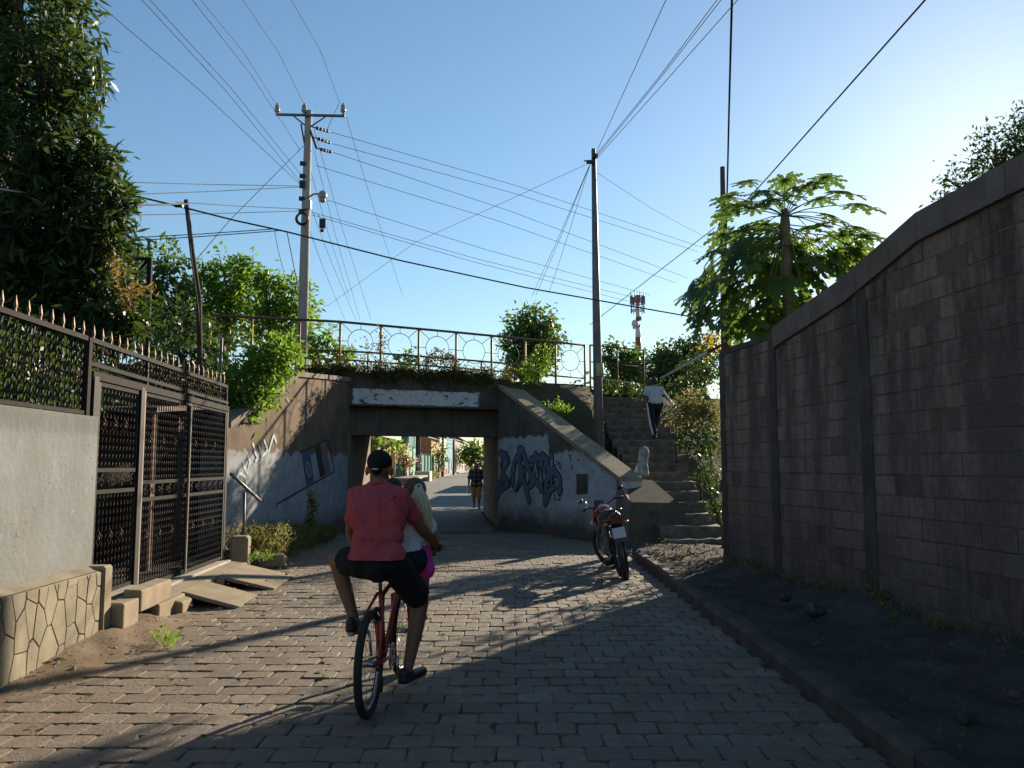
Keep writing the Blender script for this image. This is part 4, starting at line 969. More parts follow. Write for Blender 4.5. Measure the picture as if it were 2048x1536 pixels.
T = 'trees behind the bridge'
def tr(label, base_px, d, lobes, m, **kw):
    b = at(base_px, 700, d); return plant('leafy_tree', label, 'tree', (b.x, d, kw.pop('bz', 0)), lobes, m, group=T, **kw)
kw = dict(per=95, k=13, spread=.15, ll=.24, lw=.10, droop=.35, lo=.3)
tr('bright bushy tree just right of the mango tree', 300, 27, [lob(325,560,27,40,80), lob(290,620,27,55,80), lob(345,640,27,60,70), lob(270,520,28,28,35)], m_mid, trunk=.16, **kw)
tr('broad yellow green tree left of the concrete pole', 440, 29, [lob(410,600,29,55,70), lob(460,560,29,50,55), lob(470,625,29,60,60), lob(385,650,28,60,55), lob(490,540,29,22,25)], m_lime, trunk=.2, **kw)
tr('bright leafy tree directly behind the concrete pole', 555, 28, [lob(545,590,28,38,50), lob(590,610,28,42,60), lob(560,650,28,55,50), lob(530,555,28,20,20)], m_lime, trunk=.18, **kw)
tr('low leafy bush under the railing beside the concrete pole', 640, 26.5, [lob(640,690,26.5,38,34), lob(685,708,26.5,26,18), lob(610,665,26.5,25,25)], m_lime, bz=3.6, trunk=.06, **kw)
tr('round leafy tree standing alone above the bridge railing', 1065, 31, [lob(1065,650,31,45,45), lob(1050,690,31,46,45), lob(1085,680,31,38,55), lob(1065,720,31,55,35), lob(1040,735,30,30,25)], m_mid, trunk=.18, **kw)
tr('leafy tree between the steel pole and the plain railing', 1240, 33, [lob(1235,720,33,32,38), lob(1262,735,33,34,42), lob(1240,765,33,40,30), lob(1222,700,33,14,16)], m_mid, trunk=.14, **kw)
tr('grey green tree at the top of the steps', 1310, 36, [lob(1320,735,36,34,40), lob(1355,705,37,38,28), lob(1385,725,37,40,45), lob(1350,760,36,60,36), lob(1410,690,37,28,22)], m_darkl, trunk=.18, **kw)
tr('small bush seen through the railing left of centre', 815, 30, [lob(818,720,30,16,18), lob(806,732,30,14,12)], m_mid, bz=3.6, trunk=.05, **kw)
plant('leafy_bush', 'dark bush mass below the mango tree behind the gate', 'bush', (-6.6,16.6,.3), [lob(330,700,17,70,60), lob(400,760,17,70,60), lob(300,790,16.5,60,60), lob(430,700,17.5,50,45), lob(445,770,16,35,60), lob(360,640,18,60,50), lob(440,820,15.2,30,50)], m_darkl, per=110, k=10, spread=.12, ll=.18, lw=.07, trunk=.06)
plant('leafy_bush', 'bright green bush spilling over the left wing wall', 'bush', (-4.9,16.2,2.9), [lob(540,718,15.4,50,42), lob(512,765,15,52,46), lob(490,810,14.6,36,28), lob(572,705,15.8,28,26), lob(475,775,14.6,26,42)], m_lime, per=560, k=11, spread=.09, ll=.15, lw=.05, trunk=.05)
plant('leafy_bush', 'bright green bush leaning through the railing above the right wing wall', 'bush', (.75,22.6,3.6), [lob(1073,735,22.3,22,26), lob(1088,715,22.4,14,22), lob(1060,752,22.3,14,14)], m_lime, per=420, k=10, spread=.07, ll=.14, lw=.04, trunk=.03)
plant('small_fern', 'small lime green plant growing on the right wing wall edge', 'plant', at(1115,822,21.2)-V((0,0,.25)), [lob(1112,812,21.2,16,9), lob(1125,820,21.2,10,8)], m_lime, per=700, k=8, spread=.05, ll=.13, lw=.03, trunk=0, crown='leaves')
# dry creeper along the parapet
cr = thing('dry_creeper', 'dry brown creeper hanging over the top of the bridge parapet', 'creeper', fl_px(690)+V((0,0,3.8)))
Cc = []
for i in range(115):
    px = random.uniform(592,1020); b = fl_px(px) + ND*random.uniform(-.15,.12); h = random.choice([.1,.2,.3,.4]) if px < 900 or random.random() < .6 else .5
    if 700 < px < 760 or 985 < px < 1020: h += .12
    c = V((b.x,b.y,3.95+random.uniform(-.12,.08))); Cc.append((np.array(c), (.2,.12,h*.62)))
P_ = np.concatenate([in_lobe(c, r, 110, .1)[0] for c, r in Cc])
link('leaves', leaf_mesh('leaves', P_-np.array(cr.location), rng.normal(size=P_.shape)+np.array([0,0,-.4]), rng.uniform(.05,.11,len(P_)), rng.uniform(.025,.05,len(P_)), m_dry), cr)
sm = MB()
for i in range(60):
    px = random.uniform(600,1018); b = fl_px(px)+ND*.06; z = 3.95; pts = [V((b.x,b.y,z))]
    for k in range(5): pts.append(pts[-1]+V((random.uniform(-.1,.1),random.uniform(-.03,.02),-random.uniform(.02,.14))))
    sm.tube(pts, .006, 4)
o = sm.build('stems', m_wood, cr); o['kind'] = 'stuff'
plant('climbing_vine', 'thin vine climbing a railing post above the painted beam', 'vine', fl_px(765)+V((0,0,3.9)), [lob(763,690,20.9,5,28), lob(735,690,20.9,4,12), lob(880,712,21.6,30,12), lob(862,720,21.6,18,10), lob(905,725,21.7,14,12)], m_dry, per=900, k=5, spread=.05, ll=.08, lw=.04, trunk=0, crown='leaves')
# yellow-leafed bush under the papaya, shrubs on the bank by the steps
plant('yellow_bush', 'bush with bright yellow leaves below the papaya tree', 'bush', (6.9,27,3.8), [lob(1432,672,27,22,22), lob(1460,690,27,26,18), lob(1420,700,27,20,24)], m_yel, per=110, k=7, spread=.1, ll=.13, lw=.08, trunk=.04)
plant('leafy_bush', 'dark green bush beside the slanting pipe right of the climber', 'bush', (6.4,27.5,3.8), [lob(1400,740,27.5,45,38), lob(1430,720,27.5,40,45), lob(1385,770,27,30,22), lob(1350,775,27,34,18)], m_darkl, per=130, k=9, spread=.1, ll=.12, lw=.07, trunk=.05)
plant('dry_shrub', 'dry brown shrub on the bank right of the stair handrail', 'bush', (4.6,19.2,1.3), [lob(1395,810,19.2,38,26), lob(1370,830,19.0,30,26), lob(1415,835,18.8,24,28)], m_weed, per=700, k=10, spread=.09, ll=.12, lw=.035, trunk=.03)
plant('green_shrub', 'low green shrub beside the lower steps at the wall end', 'bush', (4.2,17.4,.9), [lob(1415,955,17.2,20,14), lob(1395,900,17.8,20,16), lob(1420,880,17.6,24,24), lob(1375,870,18.6,14,22)], m_darkl, per=650, k=9, spread=.08, ll=.11, lw=.04, trunk=.03)
plant('shade_shrub', 'dark shrub hugging the end of the block wall', 'bush', (3.9,15.6,.2), [lob(1428,1000,15.6,14,40), lob(1420,930,16.2,18,40)], m_darkl, per=330, k=9, spread=.07, ll=.10, lw=.035, trunk=.03)
plant('yard_shrub', 'leafy shrub behind the far end of the block wall', 'bush', (4.8,15.6,.1), [((4.0,14.3,2.9),(.4,.4,.4)),((4.25,14.9,2.3),(.45,.45,.5)),((5.9,17.6,2.3),(.6,.6,.7)),((6.8,17.3,2.4),(.7,.7,.7)),((5.9,16.6,1.7),(.6,.6,.6))], m_mid, per=120, k=9, spread=.1, ll=.16, lw=.06, trunk=.05)
plant('stair_weed', 'small leafy weed beside the pole above the steps', 'plant', at(1175,850,21.5)-V((0,0,.2)), [lob(1176,842,21.5,14,12), lob(1190,850,21.5,8,8)], m_weed, per=500, k=6, spread=.06, ll=.09, lw=.03, trunk=0, crown='leaves')
plant('bank_creeper', 'dark weeds on the bank at the head of the steps', 'plant', at(1275,790,24.8)-V((0,0,.3)), [lob(1280,785,25,22,14), lob(1240,775,24.5,34,10), lob(1150,785,23.4,30,16)], m_darkl, per=300, k=8, spread=.08, ll=.12, lw=.05, trunk=0, crown='leaves')
# tree beyond the wall at the right edge
plant('feathery_tree', 'dark feathery tree peeping over the block wall at the frame edge', 'tree', (8.3,13.2,0), [lob(1990,310,13,50,45), lob(2060,290,13,55,70), lob(1930,365,13,40,34), lob(2120,330,13,70,80), lob(2190,200,12.5,110,130), lob(2330,250,12,150,160), lob(2350,60,12,150,130), lob(1885,400,13,22,16), lob(2020,380,13,60,50)], m_darkl, per=420, k=13, spread=.10, ll=.10, lw=.035, trunk=.13)
# weeds at the left wing wall foot (uncountable ground cover) and one upright weed
wc = []
for _ in range(260):
    t_ = random.random(); b = WLa.lerp(WLb, .3+.75*t_) + WLn*random.uniform(.05,.95)*(.3+.7*t_); wc.append(((b.x,b.y,.10+random.uniform(0,.30)*(.3+t_)), (.15,.15,.12+.14*t_)))
P_ = np.concatenate([in_lobe(c, r, 60, .1)[0] for c, r in wc]); dd = rng.normal(size=P_.shape)*.6; dd[:,2] += .55
o = link('weeds', leaf_mesh('weeds', P_, dd, rng.uniform(.05,.13,len(P_)), rng.uniform(.012,.03,len(P_)), m_weed)); tag(o, 'dry grass and weeds at the foot of the left wing wall', 'weeds', kind='stuff')
wd_b = V((at(620,1040,16.5).x, 16.5, 0)); plant('tall_weed', 'single upright leafy weed in front of the left wing wall', 'plant', (wd_b.x,wd_b.y,.1), [((wd_b.x,wd_b.y,.42),(.08,.08,.3)), ((wd_b.x+.04,wd_b.y,.78),(.07,.07,.24)), ((wd_b.x+.02,wd_b.y-.02,1.0),(.05,.05,.12))], m_weed, per=3200, k=6, spread=.03, ll=.07, lw=.03, trunk=.008, limbs=False)
P_ = np.concatenate([in_lobe((x,y,z), (.1,.1,.06), 70, .1)[0] for x,y,z in [(LX(12.9)+.3,12.75,.22),(LX(12.9)+.4,13.0,.2),(LX(8)+.75,7.75,.06),(LX(8)+.85,7.6,.05)]]); dd = rng.normal(size=P_.shape)*.5; dd[:,2] += .8
o = link('grass_tufts', leaf_mesh('grass_tufts', P_, dd, rng.uniform(.05,.12,len(P_)), rng.uniform(.006,.012,len(P_)), m_lime)); tag(o, 'small green grass tufts along the dirt verge', 'grass', kind='stuff')
# fallen leaves and grit on the ground
P_ = np.stack([rng.uniform(-3.6,3.2,900), rng.uniform(3,17,900), np.full(900,.022)],1); P_[:,2] = np.where(P_[:,0] > 2.2, .24, np.where(P_[:,0] < -3.0, .12, .022)); dd = rng.normal(size=P_.shape); dd[:,2] *= .15
keep = (rng.random(900) < np.where(P_[:,0] < -2.4, .8, np.where(P_[:,0] > 1.6, .9, .22))); P_, dd = P_[keep], dd[keep]
o = link('fallen_leaves', leaf_mesh('fallen_leaves', P_, dd, rng.uniform(.03,.09,len(P_)), rng.uniform(.015,.035,len(P_)), m_dry)); tag(o, 'scattered dry leaves and scraps on road and sidewalk', 'leaves', kind='stuff')

# grit, pebbles and clods
def scatter(name, label, pts, rmin, rmax, material, cat):
    vs, fs = [], []; n = len(pts)
    for (x, y, z) in pts:
        r = random.uniform(rmin, rmax)*(1 if random.random() < .9 else 2.0); b = len(vs); a = random.uniform(0, 6.28)
        for k in range(5): vs.append((x+r*math.cos(a+k*1.2566)*random.uniform(.7,1.2), y+r*math.sin(a+k*1.2566)*random.uniform(.7,1.2), z-.3*r))
        vs.append((x+random.uniform(-.3,.3)*r, y+random.uniform(-.3,.3)*r, z+r*random.uniform(.4,.8)))
        fs += [(b+k, b+(k+1) % 5, b+5) for k in range(5)]
    o = MB().add(vs, fs).build(name, material); tag(o, label, cat, kind='stuff'); return o
def walk_z(x, y):
    u = min(1, max(0, (x-2.24)/max(.2, WX(y)-2.26))); return walk(u, (y+4)/20.8)[2]
P_ = []
for _ in range(2600):
    y = random.uniform(3, 16); x = random.uniform(2.26, (WX(y)-.05) if y < 12.4 else 3.6); P_.append((x, y, walk_z(x, y) if y < 12.4 else .15))
scatter('gravel', 'loose grit and pebbles over the earthen sidewalk', P_, .006, .02, m_kerb, 'gravel')
P_ = []
for _ in range(1500):
    v_ = random.uniform(.3, .95); u_ = random.uniform(.12, .85); p = verge(u_, v_); P_.append(p)
scatter('dirt_clods', 'small stones and clods on the dirt verge', P_, .005, .018, m_apron, 'gravel')
P_ = [(random.uniform(-3.2,2.0), random.uniform(3.5,17), .012) for _ in range(1200)]
scatter('road_grit', 'fine grit scattered over the paving', P_, .003, .009, m_apron, 'gravel')
P_ = []
for _ in range(60):
    y = random.uniform(4, 12.3); x = WX(y)-random.uniform(.03,.3); P_ += [(x+random.uniform(-.06,.06), y+random.uniform(-.06,.06), walk_z(x,y)+random.uniform(0,.05)) for _ in range(14)]
P_ = np.array(P_); dd = rng.normal(size=P_.shape)*.5; dd[:,2] += .7
o = link('wall_weeds', leaf_mesh('wall_weeds', P_, dd, rng.uniform(.04,.12,len(P_)), rng.uniform(.008,.02,len(P_)), m_weed)); tag(o, 'low weeds along the foot of the block wall', 'weeds', kind='stuff')
# ------------------------------------------------------------------ papaya tree
def papaya_leaf(seed):
    r_ = random.Random(seed); m = MB(); n = 9
    for i in range(n):
        a = math.radians(-150 + 300*i/(n-1)); Lb = .50*(1.0 - .38*abs(i-4)/4)*r_.uniform(.88,1.1); d = V((math.cos(a), math.sin(a), 0)); s_ = V((-d.y, d.x, 0))
        dz = lambda t: -.16*t*t - .02*math.sin(t*9+i)
        sp = [(0,.06),(.22,.13),(.36,.12),(.44,.25),(.52,.12),(.60,.10),(.68,.22),(.76,.09),(.86,.13),(1,.0)]
        l_, rr_ = [], []
        for t, w_ in sp:
            lead = .07 if w_ > .1 else 0
            c = d*Lb*(t+lead)+V((0,0,dz(t)*Lb*1.4)); l_.append(c+s_*w_*Lb*.95+V((0,0,-.18*w_*Lb))); rr_.append(c-s_*w_*Lb*.95+V((0,0,-.18*w_*Lb)))
        k = len(sp); vs = l_+rr_
        m.add(vs, [(j, j+1, k+j+1, k+j) for j in range(k-2)]+[(k-2, k-1, 2*k-2)])
    return m.mesh('leaf', m_papaya)
pp = thing('papaya_tree', 'papaya tree with big lobed leaves rising over the block wall', 'tree', (at(1572,600,14.4).x, 14.4, 0))
pb = V((at(1572,600,14.4).x, 14.4, 0)); ptop = at(1570,445,14.4)
MB().tube([pb, pb.lerp(ptop,.5)+V((.03,0,0)), ptop, ptop+V((0,0,.25))], [.12,.10,.088,.05], 12).build('trunk', m_pbark, pp)
pl_ = [papaya_leaf(i) for i in range(5)]
spec = [(1450,392),(1490,362),(1525,378),(1570,362),(1615,372),(1655,355),(1690,380),(1725,408),(1645,398),(1590,388),(1545,395),(1470,410),(1500,415),(1720,455),(1690,470),(1740,470),(1620,452),(1530,450),(1445,425),(1480,460),(1670,430)]
low = [(1440,470),(1470,490),(1420,500),(1400,540),(1375,570),(1420,560),(1460,545),(1500,520),(1540,530),(1500,570),(1460,600),(1400,620),(1430,640),(1480,640),(1530,600),(1560,560),(1600,540),(1640,520),(1680,510),(1720,505),(1650,560),(1610,600),(1570,620),(1540,640),(1600,500),(1510,490),(1690,540),(1450,580),(1520,660),(1390,585)]
st = MB()
for i, (px, py) in enumerate(spec+low):
    for rep in range(1 if i < len(spec) else 2):
        d = 14.4 + random.uniform(-1.0, 1.0); c = at(px+random.uniform(-8,8)*rep, py+random.uniform(-8,8)*rep, d); out = c - V((ptop.x,14.4,c.z)); out.z = 0
        out = out.normalized() if out.length > .05 else V((1,0,0)); hi = i < len(spec)
        o = link('leaf', pl_[(i+rep) % 5], pp, c-pp.location-out*.08); sc = random.uniform(.75,1.1)*(1.1 if not hi else 1.0); o.scale = (sc,sc,sc)
        tilt = math.radians(random.uniform(-5,25) if hi else random.uniform(25,65))
        o.rotation_euler = (random.uniform(-.25,.25), tilt, math.atan2(out.y,out.x)+random.uniform(-.3,.3))
        s0 = ptop + V((0,0,.12 if hi else -random.uniform(.0,.35))); midp = s0.lerp(c,.55)+V((0,0,.06 if hi else .14))
        st.tube([s0, s0.lerp(midp,.5)+V((0,0,.03)), midp, c-out*.08], [.012,.010,.009,.006], 5)
st.build('stalks', m_stalk, pp)
fl_ = np.concatenate([in_lobe(*lob(px,py,14.4,rx,rz), 70, .1)[0] for px,py,rx,rz in ((1560,478,40,14),(1620,480,40,12),(1655,448,16,8),(1540,480,18,8))])
link('small_flowers', leaf_mesh('small_flowers', fl_-np.array(pp.location), rng.normal(size=fl_.shape), np.full(len(fl_),.05), np.full(len(fl_),.025), m_orange), pp)
# ------------------------------------------------------------------ yard house behind the gate
m_brown = mat('brown_plaster', (.14,.085,.06), (.09,.055,.04), 3, .9, 0, .3, 30)
m_tin = mat('rusty_tin', (.14,.085,.06), (.075,.05,.04), 3, .7, .2, .3, 30)
m_tan = mat('tan_paint', (.20,.14,.095), (.15,.105,.07), 3, .85)
yh = thing('yard_house', 'low brown house in deep shade behind the iron gate', 'house', (-6.8, 13, 0))
MB().box((-7.4,13.9,1.25), (4.4,1.8,2.7)).build('wall', m_brown, yh)
MB().hexa([V(p) for p in ((-9.8,11.6,2.35),(-4.95,11.6,2.35),(-4.95,15.0,2.65),(-9.8,15.0,2.65),(-9.8,11.6,2.42),(-4.95,11.6,2.42),(-4.95,15.0,2.72),(-9.8,15.0,2.72))]).build('roof', m_tin, yh)
for x in (-5.1,-6.5): MB().box((x,11.75,1.18), (.16,.16,2.36), 0, .01).build('column', m_brown, yh)
dn = MB().box((-5.65,12.985,1.1), (.6,.05,2.1)).build('door', m_brown, yh)
for k in range(4): MB().box((-5.87+.145*k,12.95,1.1), (.12,.03,2.0)).build('door_board', m_tan, dn)
wn2 = MB().box((-7.0,12.985,1.5), (.9,.04,.9)).build('window', flat('dark_pane',(.02,.022,.025),.2), yh); 
for a in ((-7.0,1.97,1.0,.06),(-7.0,1.03,1.0,.06)): MB().box((a[0],12.95,a[1]), (a[2],.06,a[3])).build('window_frame', m_sill, wn2)
for x in (-7.47,-6.53): MB().box((x,12.95,1.5), (.06,.06,.88)).build('window_frame', m_sill, wn2)
def yfl(u,v): return (-4.2-7*u, 7+9.5*v, .17+.01*nz(u*20,v*20))
grid('yard_floor', yfl, 10, 10, m_walk)

# ------------------------------------------------------------------ street beyond the underpass
lft = [(-3.98,20.35),(-4.75,28),(-8.0,42),(-9.0,60),(-9.35,87),(-10.4,170),(-11,340)]; rgt = [(-.4,20.35),(-1.05,29),(.6,38),(.6,60),(.4,87),(-.5,170),(-2,340)]
m_ = MB(); m_.add([(x,y,.006) for x,y in lft]+[(x,y,.006) for x,y in rgt], [(i,i+7,i+8,i+1) for i in range(6)]); struct('asphalt_street', m_, m_asph)
m_ = MB(); pv = [(-9.2,58),(-9.55,87),(-10.6,170),(-11.2,340)]
for (xa,ya),(xb,yb) in zip(pv,pv[1:]): m_.hexa([V((xa-2.6,ya,-.05)),V((xa,ya,-.05)),V((xb,yb,-.05)),V((xb-2.6,yb,-.05)),V((xa-2.6,ya,.16)),V((xa,ya,.16)),V((xb,yb,.16)),V((xb-2.6,yb,.16))])
struct('far_pavement', m_, m_sill)
mw = {k: mat('house_'+k, c, tuple(x*.8 for x in c), 1.2, .85, 0, .2, 12) for k, c in dict(beige=(.50,.36,.24), turq=(.16,.42,.38), green=(.035,.16,.115), pink=(.42,.22,.16), red=(.22,.055,.045), white=(.55,.53,.48), brown=(.16,.10,.07), ochre=(.40,.24,.10), grey=(.26,.25,.24), dkroof=(.10,.075,.065), blue=(.12,.28,.36)).items()}
m_dark = flat('dark_opening', (.02,.018,.017), .5)
def house(label, y0, y1, xf, h, wallm, roofm, openings, over=.9, depth=8, roofh=.9, corr=0, base=None):
    hs = thing('street_house', label, 'house', (xf-depth/2, (y0+y1)/2, 0), 'houses along the far street')
    MB().box((xf-depth/2,(y0+y1)/2,h/2), (depth,y1-y0-.1,h)).build('wall', mw[wallm], hs)
    r = MB(); e = over
    r.hexa([V((xf-depth,y0,h+roofh)),V((xf+e,y0,h)),V((xf+e,y1,h)),V((xf-depth,y1,h+roofh)),V((xf-depth,y0,h+roofh+.12)),V((xf+e,y0,h+.12)),V((xf+e,y1,h+.12)),V((xf-depth,y1,h+roofh+.12))]); r.build('roof', mw[roofm], hs)
    for (yc, w_, z0, z1, nm, mm) in openings:
        o = MB().box((xf+.03,yc,(z0+z1)/2), (.12,w_,z1-z0)).build(nm, mw.get(mm) or m_dark, hs)
        fr_ = MB()
        for s in (-1,1): fr_.box((xf+.06,yc+s*(w_/2+.06),(z0+z1)/2), (.12,.12,z1-z0+.2))
        fr_.box((xf+.055,yc,z1+.06), (.11,w_,.1)); fr_.build('frame', mw['white'], o)
    if base: MB().box((xf+.04,(y0+y1)/2,.5), (.1,y1-y0-.12,1.0)).build('painted_base', mw[base], hs)
    if corr:
        for k in range(int((y1-y0)/corr)): MB().box((xf+.05,y0+(k+.5)*corr,h-(1.4 if h > 4.5 else h/2)), (.1,corr*.5,2.6 if h > 4.5 else h*.9)).build('corrugation', mw[wallm], hs)
    return hs
h1 = house('beige house with slim porch columns nearest beyond the underpass', 58, 69.8, -11.8, 3.7, 'beige', 'beige', [(62,1.1,.2,2.4,'door','brown'),(66,1.4,1,2.3,'window','x')], 2.4, 8, .3)
for y in (60.2,63.0,66,69.3): MB().tube([(-9.75,y,.15),(-9.75,y,3.7)], .13, 8).build('column', mw['beige'], h1)
MB().box((-9.35,64,3.9), (.2,11.8,.5)).build('fascia', mw['white'], h1)
house('dark porch house behind the flowering bush', 70, 80.8, -11.4, 5.2, 'brown', 'dkroof', [(73,1.1,.2,2.3,'door','x'),(77,1.5,1,2.2,'window','x')], 1.6)
h3 = house('turquoise two storey house with ribbed upper wall', 81, 91, -10.1, 6.2, 'turq', 'dkroof', [(83,1.0,.2,2.2,'door','x'),(88.5,1.2,3.4,4.6,'window','x'),(85.5,1.2,3.4,4.6,'window','x')], .5, 8, .6, 1.0)
gf = thing('green_sheet_gate', 'dark green sheet metal gate with pale posts beyond the underpass', 'gate', (-9.8,98,0))
for k in range(4): MB().box((-9.9,92.6+k*3.4,1.4), (.1,3.3,2.6)).build('panel', mw['green'], gf)
for k in range(5): MB().box((-9.85,90.95+k*3.4,1.45), (.28,.16,2.9)).build('post', mw['turq'] if k else mw['white'], gf)
house('salmon house with turquoise shutter above the green gate', 92, 108, -12.2, 6.9, 'pink', 'dkroof', [(98,2.0,3.6,5.0,'window','turq'),(104,1.6,3.6,5.0,'window','turq')], .6)
house('low brown house with ochre doors past the green gate', 110, 124, -10.6, 5.6, 'ochre', 'dkroof', [(113,1.2,.2,2.4,'door','brown'),(117,1.2,.2,2.4,'door','white'),(121,1.2,.2,2.4,'door','brown')], 1.2, 8, 1.4, 0, 'red')
house('dark red house with white door farther along the street', 125, 139, -10.8, 6.4, 'white', 'dkroof', [(128,1.4,.2,2.4,'door','white'),(134,1.4,.9,2.2,'window','blue')], 1.0, 8, 1.2, 0, 'red')
house('blue grey house near the end of the far street', 140, 160, -11, 6.8, 'blue', 'dkroof', [(146,1.4,.2,2.4,'door','x'),(153,1.4,.9,2.2,'window','white')], .9)
house('grey house at the end of the far street row', 161, 200, -11.3, 7.0, 'grey', 'dkroof', [(168,1.4,.2,2.4,'door','x'),(180,1.4,.9,2.2,'window','white'),(190,1.4,.9,2.2,'window','x')], .9)
house('tan house on the right side of the far street, nearest the underpass', 44, 56, 11.5, 3.6, 'beige', 'dkroof', [], .2); 
house('white house farther along the right side of the far street', 60, 78, 11.2, 3.8, 'white', 'dkroof', [], .2)
# pole with meters, planters, bench
pm_ = thing('far_utility_pole', 'wooden pole with two round meters before the green gate', 'utility pole', (at(836,940,86).x,86,0))
MB().tube([(pm_.location.x,86,0),(pm_.location.x,86,8.5)], [.3,.22], 10).build('shaft', m_wood, pm_)
for z in (tz(0)*0+2.35, 1.65): MB().tube([(pm_.location.x+.1,85.6,z),(pm_.location.x+.1,85.4,z)], .33, 12).build('meter', m_porc, pm_)
for px, d, l in ((885,118,'thin far pole before the ochre house'),(907,140,'thin far pole before the blue house')):
    o = thing('far_utility_pole', l, 'utility pole', (at(px,940,d).x,d,0)); MB().tube([(o.location.x,d,0),(o.location.x,d,8)], [.2,.15], 8).build('shaft', m_wood, o)
pt1 = thing('concrete_planter', 'long low concrete planter beside the far street', 'planter', (-8.9,83,0)); MB().box((-8.95,79,.55), (1.3,9,.18)).build('top', m_sill, pt1); MB().box((-8.9,84.4,.5), (1.5,2.4,1.0)).build('end', mw['white'], pt1); MB().box((-9.2,79,.2), (.5,8.6,.5)).build('core', m_concd, pt1)
pt2 = thing('concrete_bench', 'low tan concrete bench before the planter', 'bench', (-8.2,68,0)); MB().box((-8.5,69,.55), (1.6,7,.16)).build('seat', m_sill, pt2)
for y in (66,72): MB().box((-8.5,y,.24), (1.2,.4,.46)).build('leg', m_sill, pt2)
kwf = dict(per=20, k=10, spread=.25, ll=.4, lw=.2, droop=.3, trunk=.12)
plant('street_tree', 'bright green tree in front of the beige house', 'tree', (-10.6,58.5,0), [lob(756,885,58,14,18), lob(746,900,58,12,20), lob(775,890,59,14,12), lob(790,886,60,10,8)], m_lime, **kwf)
plant('flowering_bush', 'bush covered in pale pink flowers beyond the underpass', 'bush', (-9.9,77,0), [lob(803,908,77,15,16), lob(815,918,77,15,20), lob(800,900,77,12,8), lob(822,930,77,9,10)], m_pinkfl, **kwf)
plant('street_tree', 'narrow green tree growing over the green gate', 'tree', (-9.3,105,0), [lob(876,900,105,12,14), lob(882,915,105,9,18), lob(878,930,105,6,12), lob(887,912,105,6,9)], m_mid, **kwf)
plant('street_tree', 'rounded tree closing the view down the far street', 'tree', (-8.5,170,0), [lob(945,900,170,16,20), lob(932,908,172,14,14), lob(958,910,168,14,22), lob(950,925,168,18,12), lob(925,920,175,10,10)], m_mid, per=9, k=10, spread=.5, ll=.8, lw=.45, trunk=.3)
plant('street_tree', 'shade tree on the right side of the far street', 'tree', (6.5,40,0), [((6,40,5),(2.2,2.2,1.6)),((7.5,41,5.5),(2,2,1.5)),((5.5,42,4.6),(1.6,1.6,1.3))], m_mid, **kwf)
fg = thing('street_weeds', 'yellow green weeds at the foot of the green gate', 'weeds', (-9.3,100,0)); 
P_ = np.concatenate([in_lobe((-9.3,95+k*2,.4),(.5,1.2,.4),60,.1)[0] for k in range(5)]); link('leaves', leaf_mesh('leaves', P_-np.array(fg.location), rng.normal(size=P_.shape)+[0,0,.8], np.full(len(P_),.35), np.full(len(P_),.08), m_weed), fg)
wire('tangle of wires above the far street, nearer strand', [(790,873,70),(850,868,95),(900,880,130),(945,884,175)], .05, m_wirel)
wire('tangle of wires above the far street, farther strand', [(836,868,86),(885,882,118),(907,878,140),(930,884,175)], .05, m_wirep)

# ------------------------------------------------------------------ small things on the ground
wr = thing('white_painted_rock', 'tall white painted rock standing beside the lower steps', 'rock', at(1284,943,18.9))
c = at(1286,915,18.9); rm = MB()
for dx, dz, rx, rz in ((.02,.10,.125,.16),(.0,-.05,.115,.22),(-.03,-.24,.15,.16),(-.05,-.36,.19,.12)): rm.ball(c+V((dx,0,dz)), (rx,rx*.95,rz), 14, 10)
m_wrock = mat('white_rock', (.40,.39,.37), (.16,.145,.125), 9, .9, 0, .6, 30)
rb_ = remesh(rm, 'rock', m_wrock, .025, 3, wr)
def lump(label, p, r, m, name='rock', cat='rock', grp=None):
    t_ = thing(name, label, cat, p, grp); b = MB()
    for _ in range(5): b.ball(V(p)+V((random.uniform(-.5,.5)*r, random.uniform(-.5,.5)*r, random.uniform(.1,.5)*r)), (r*random.uniform(.5,.9), r*random.uniform(.5,.9), r*random.uniform(.35,.7)), 8, 6)
    remesh(b, 'surface', m, r*.16, 2, t_)
m_bag = flat('dull_green_plastic', (.03,.055,.05), .45)
lump('dull green plastic bag lying on the sidewalk by the wall', gnd(1630,1228,.2), .10, m_bag, 'plastic_bag', 'bag')
lump('broken grey stone on the sidewalk near the right frame edge', gnd(1930,1440,.15), .06, m_walk); lump('pale scrap of rubble at the wall foot, far right', gnd(2035,1395,.18), .045, m_kerb)
lump('small rubble heap at the wall foot behind the plastic bag', gnd(1570,1200,.2), .07, m_walk)
lump('pale pebble lying on the sunlit paving near the shadow edge', gnd(1060,1115,.01), .04, m_sill)
lump('small orange scrap lying on the sunlit paving', gnd(925,1171,.01), .03, mat('orange_scrap', (.4,.18,.05)), 'scrap', 'litter')
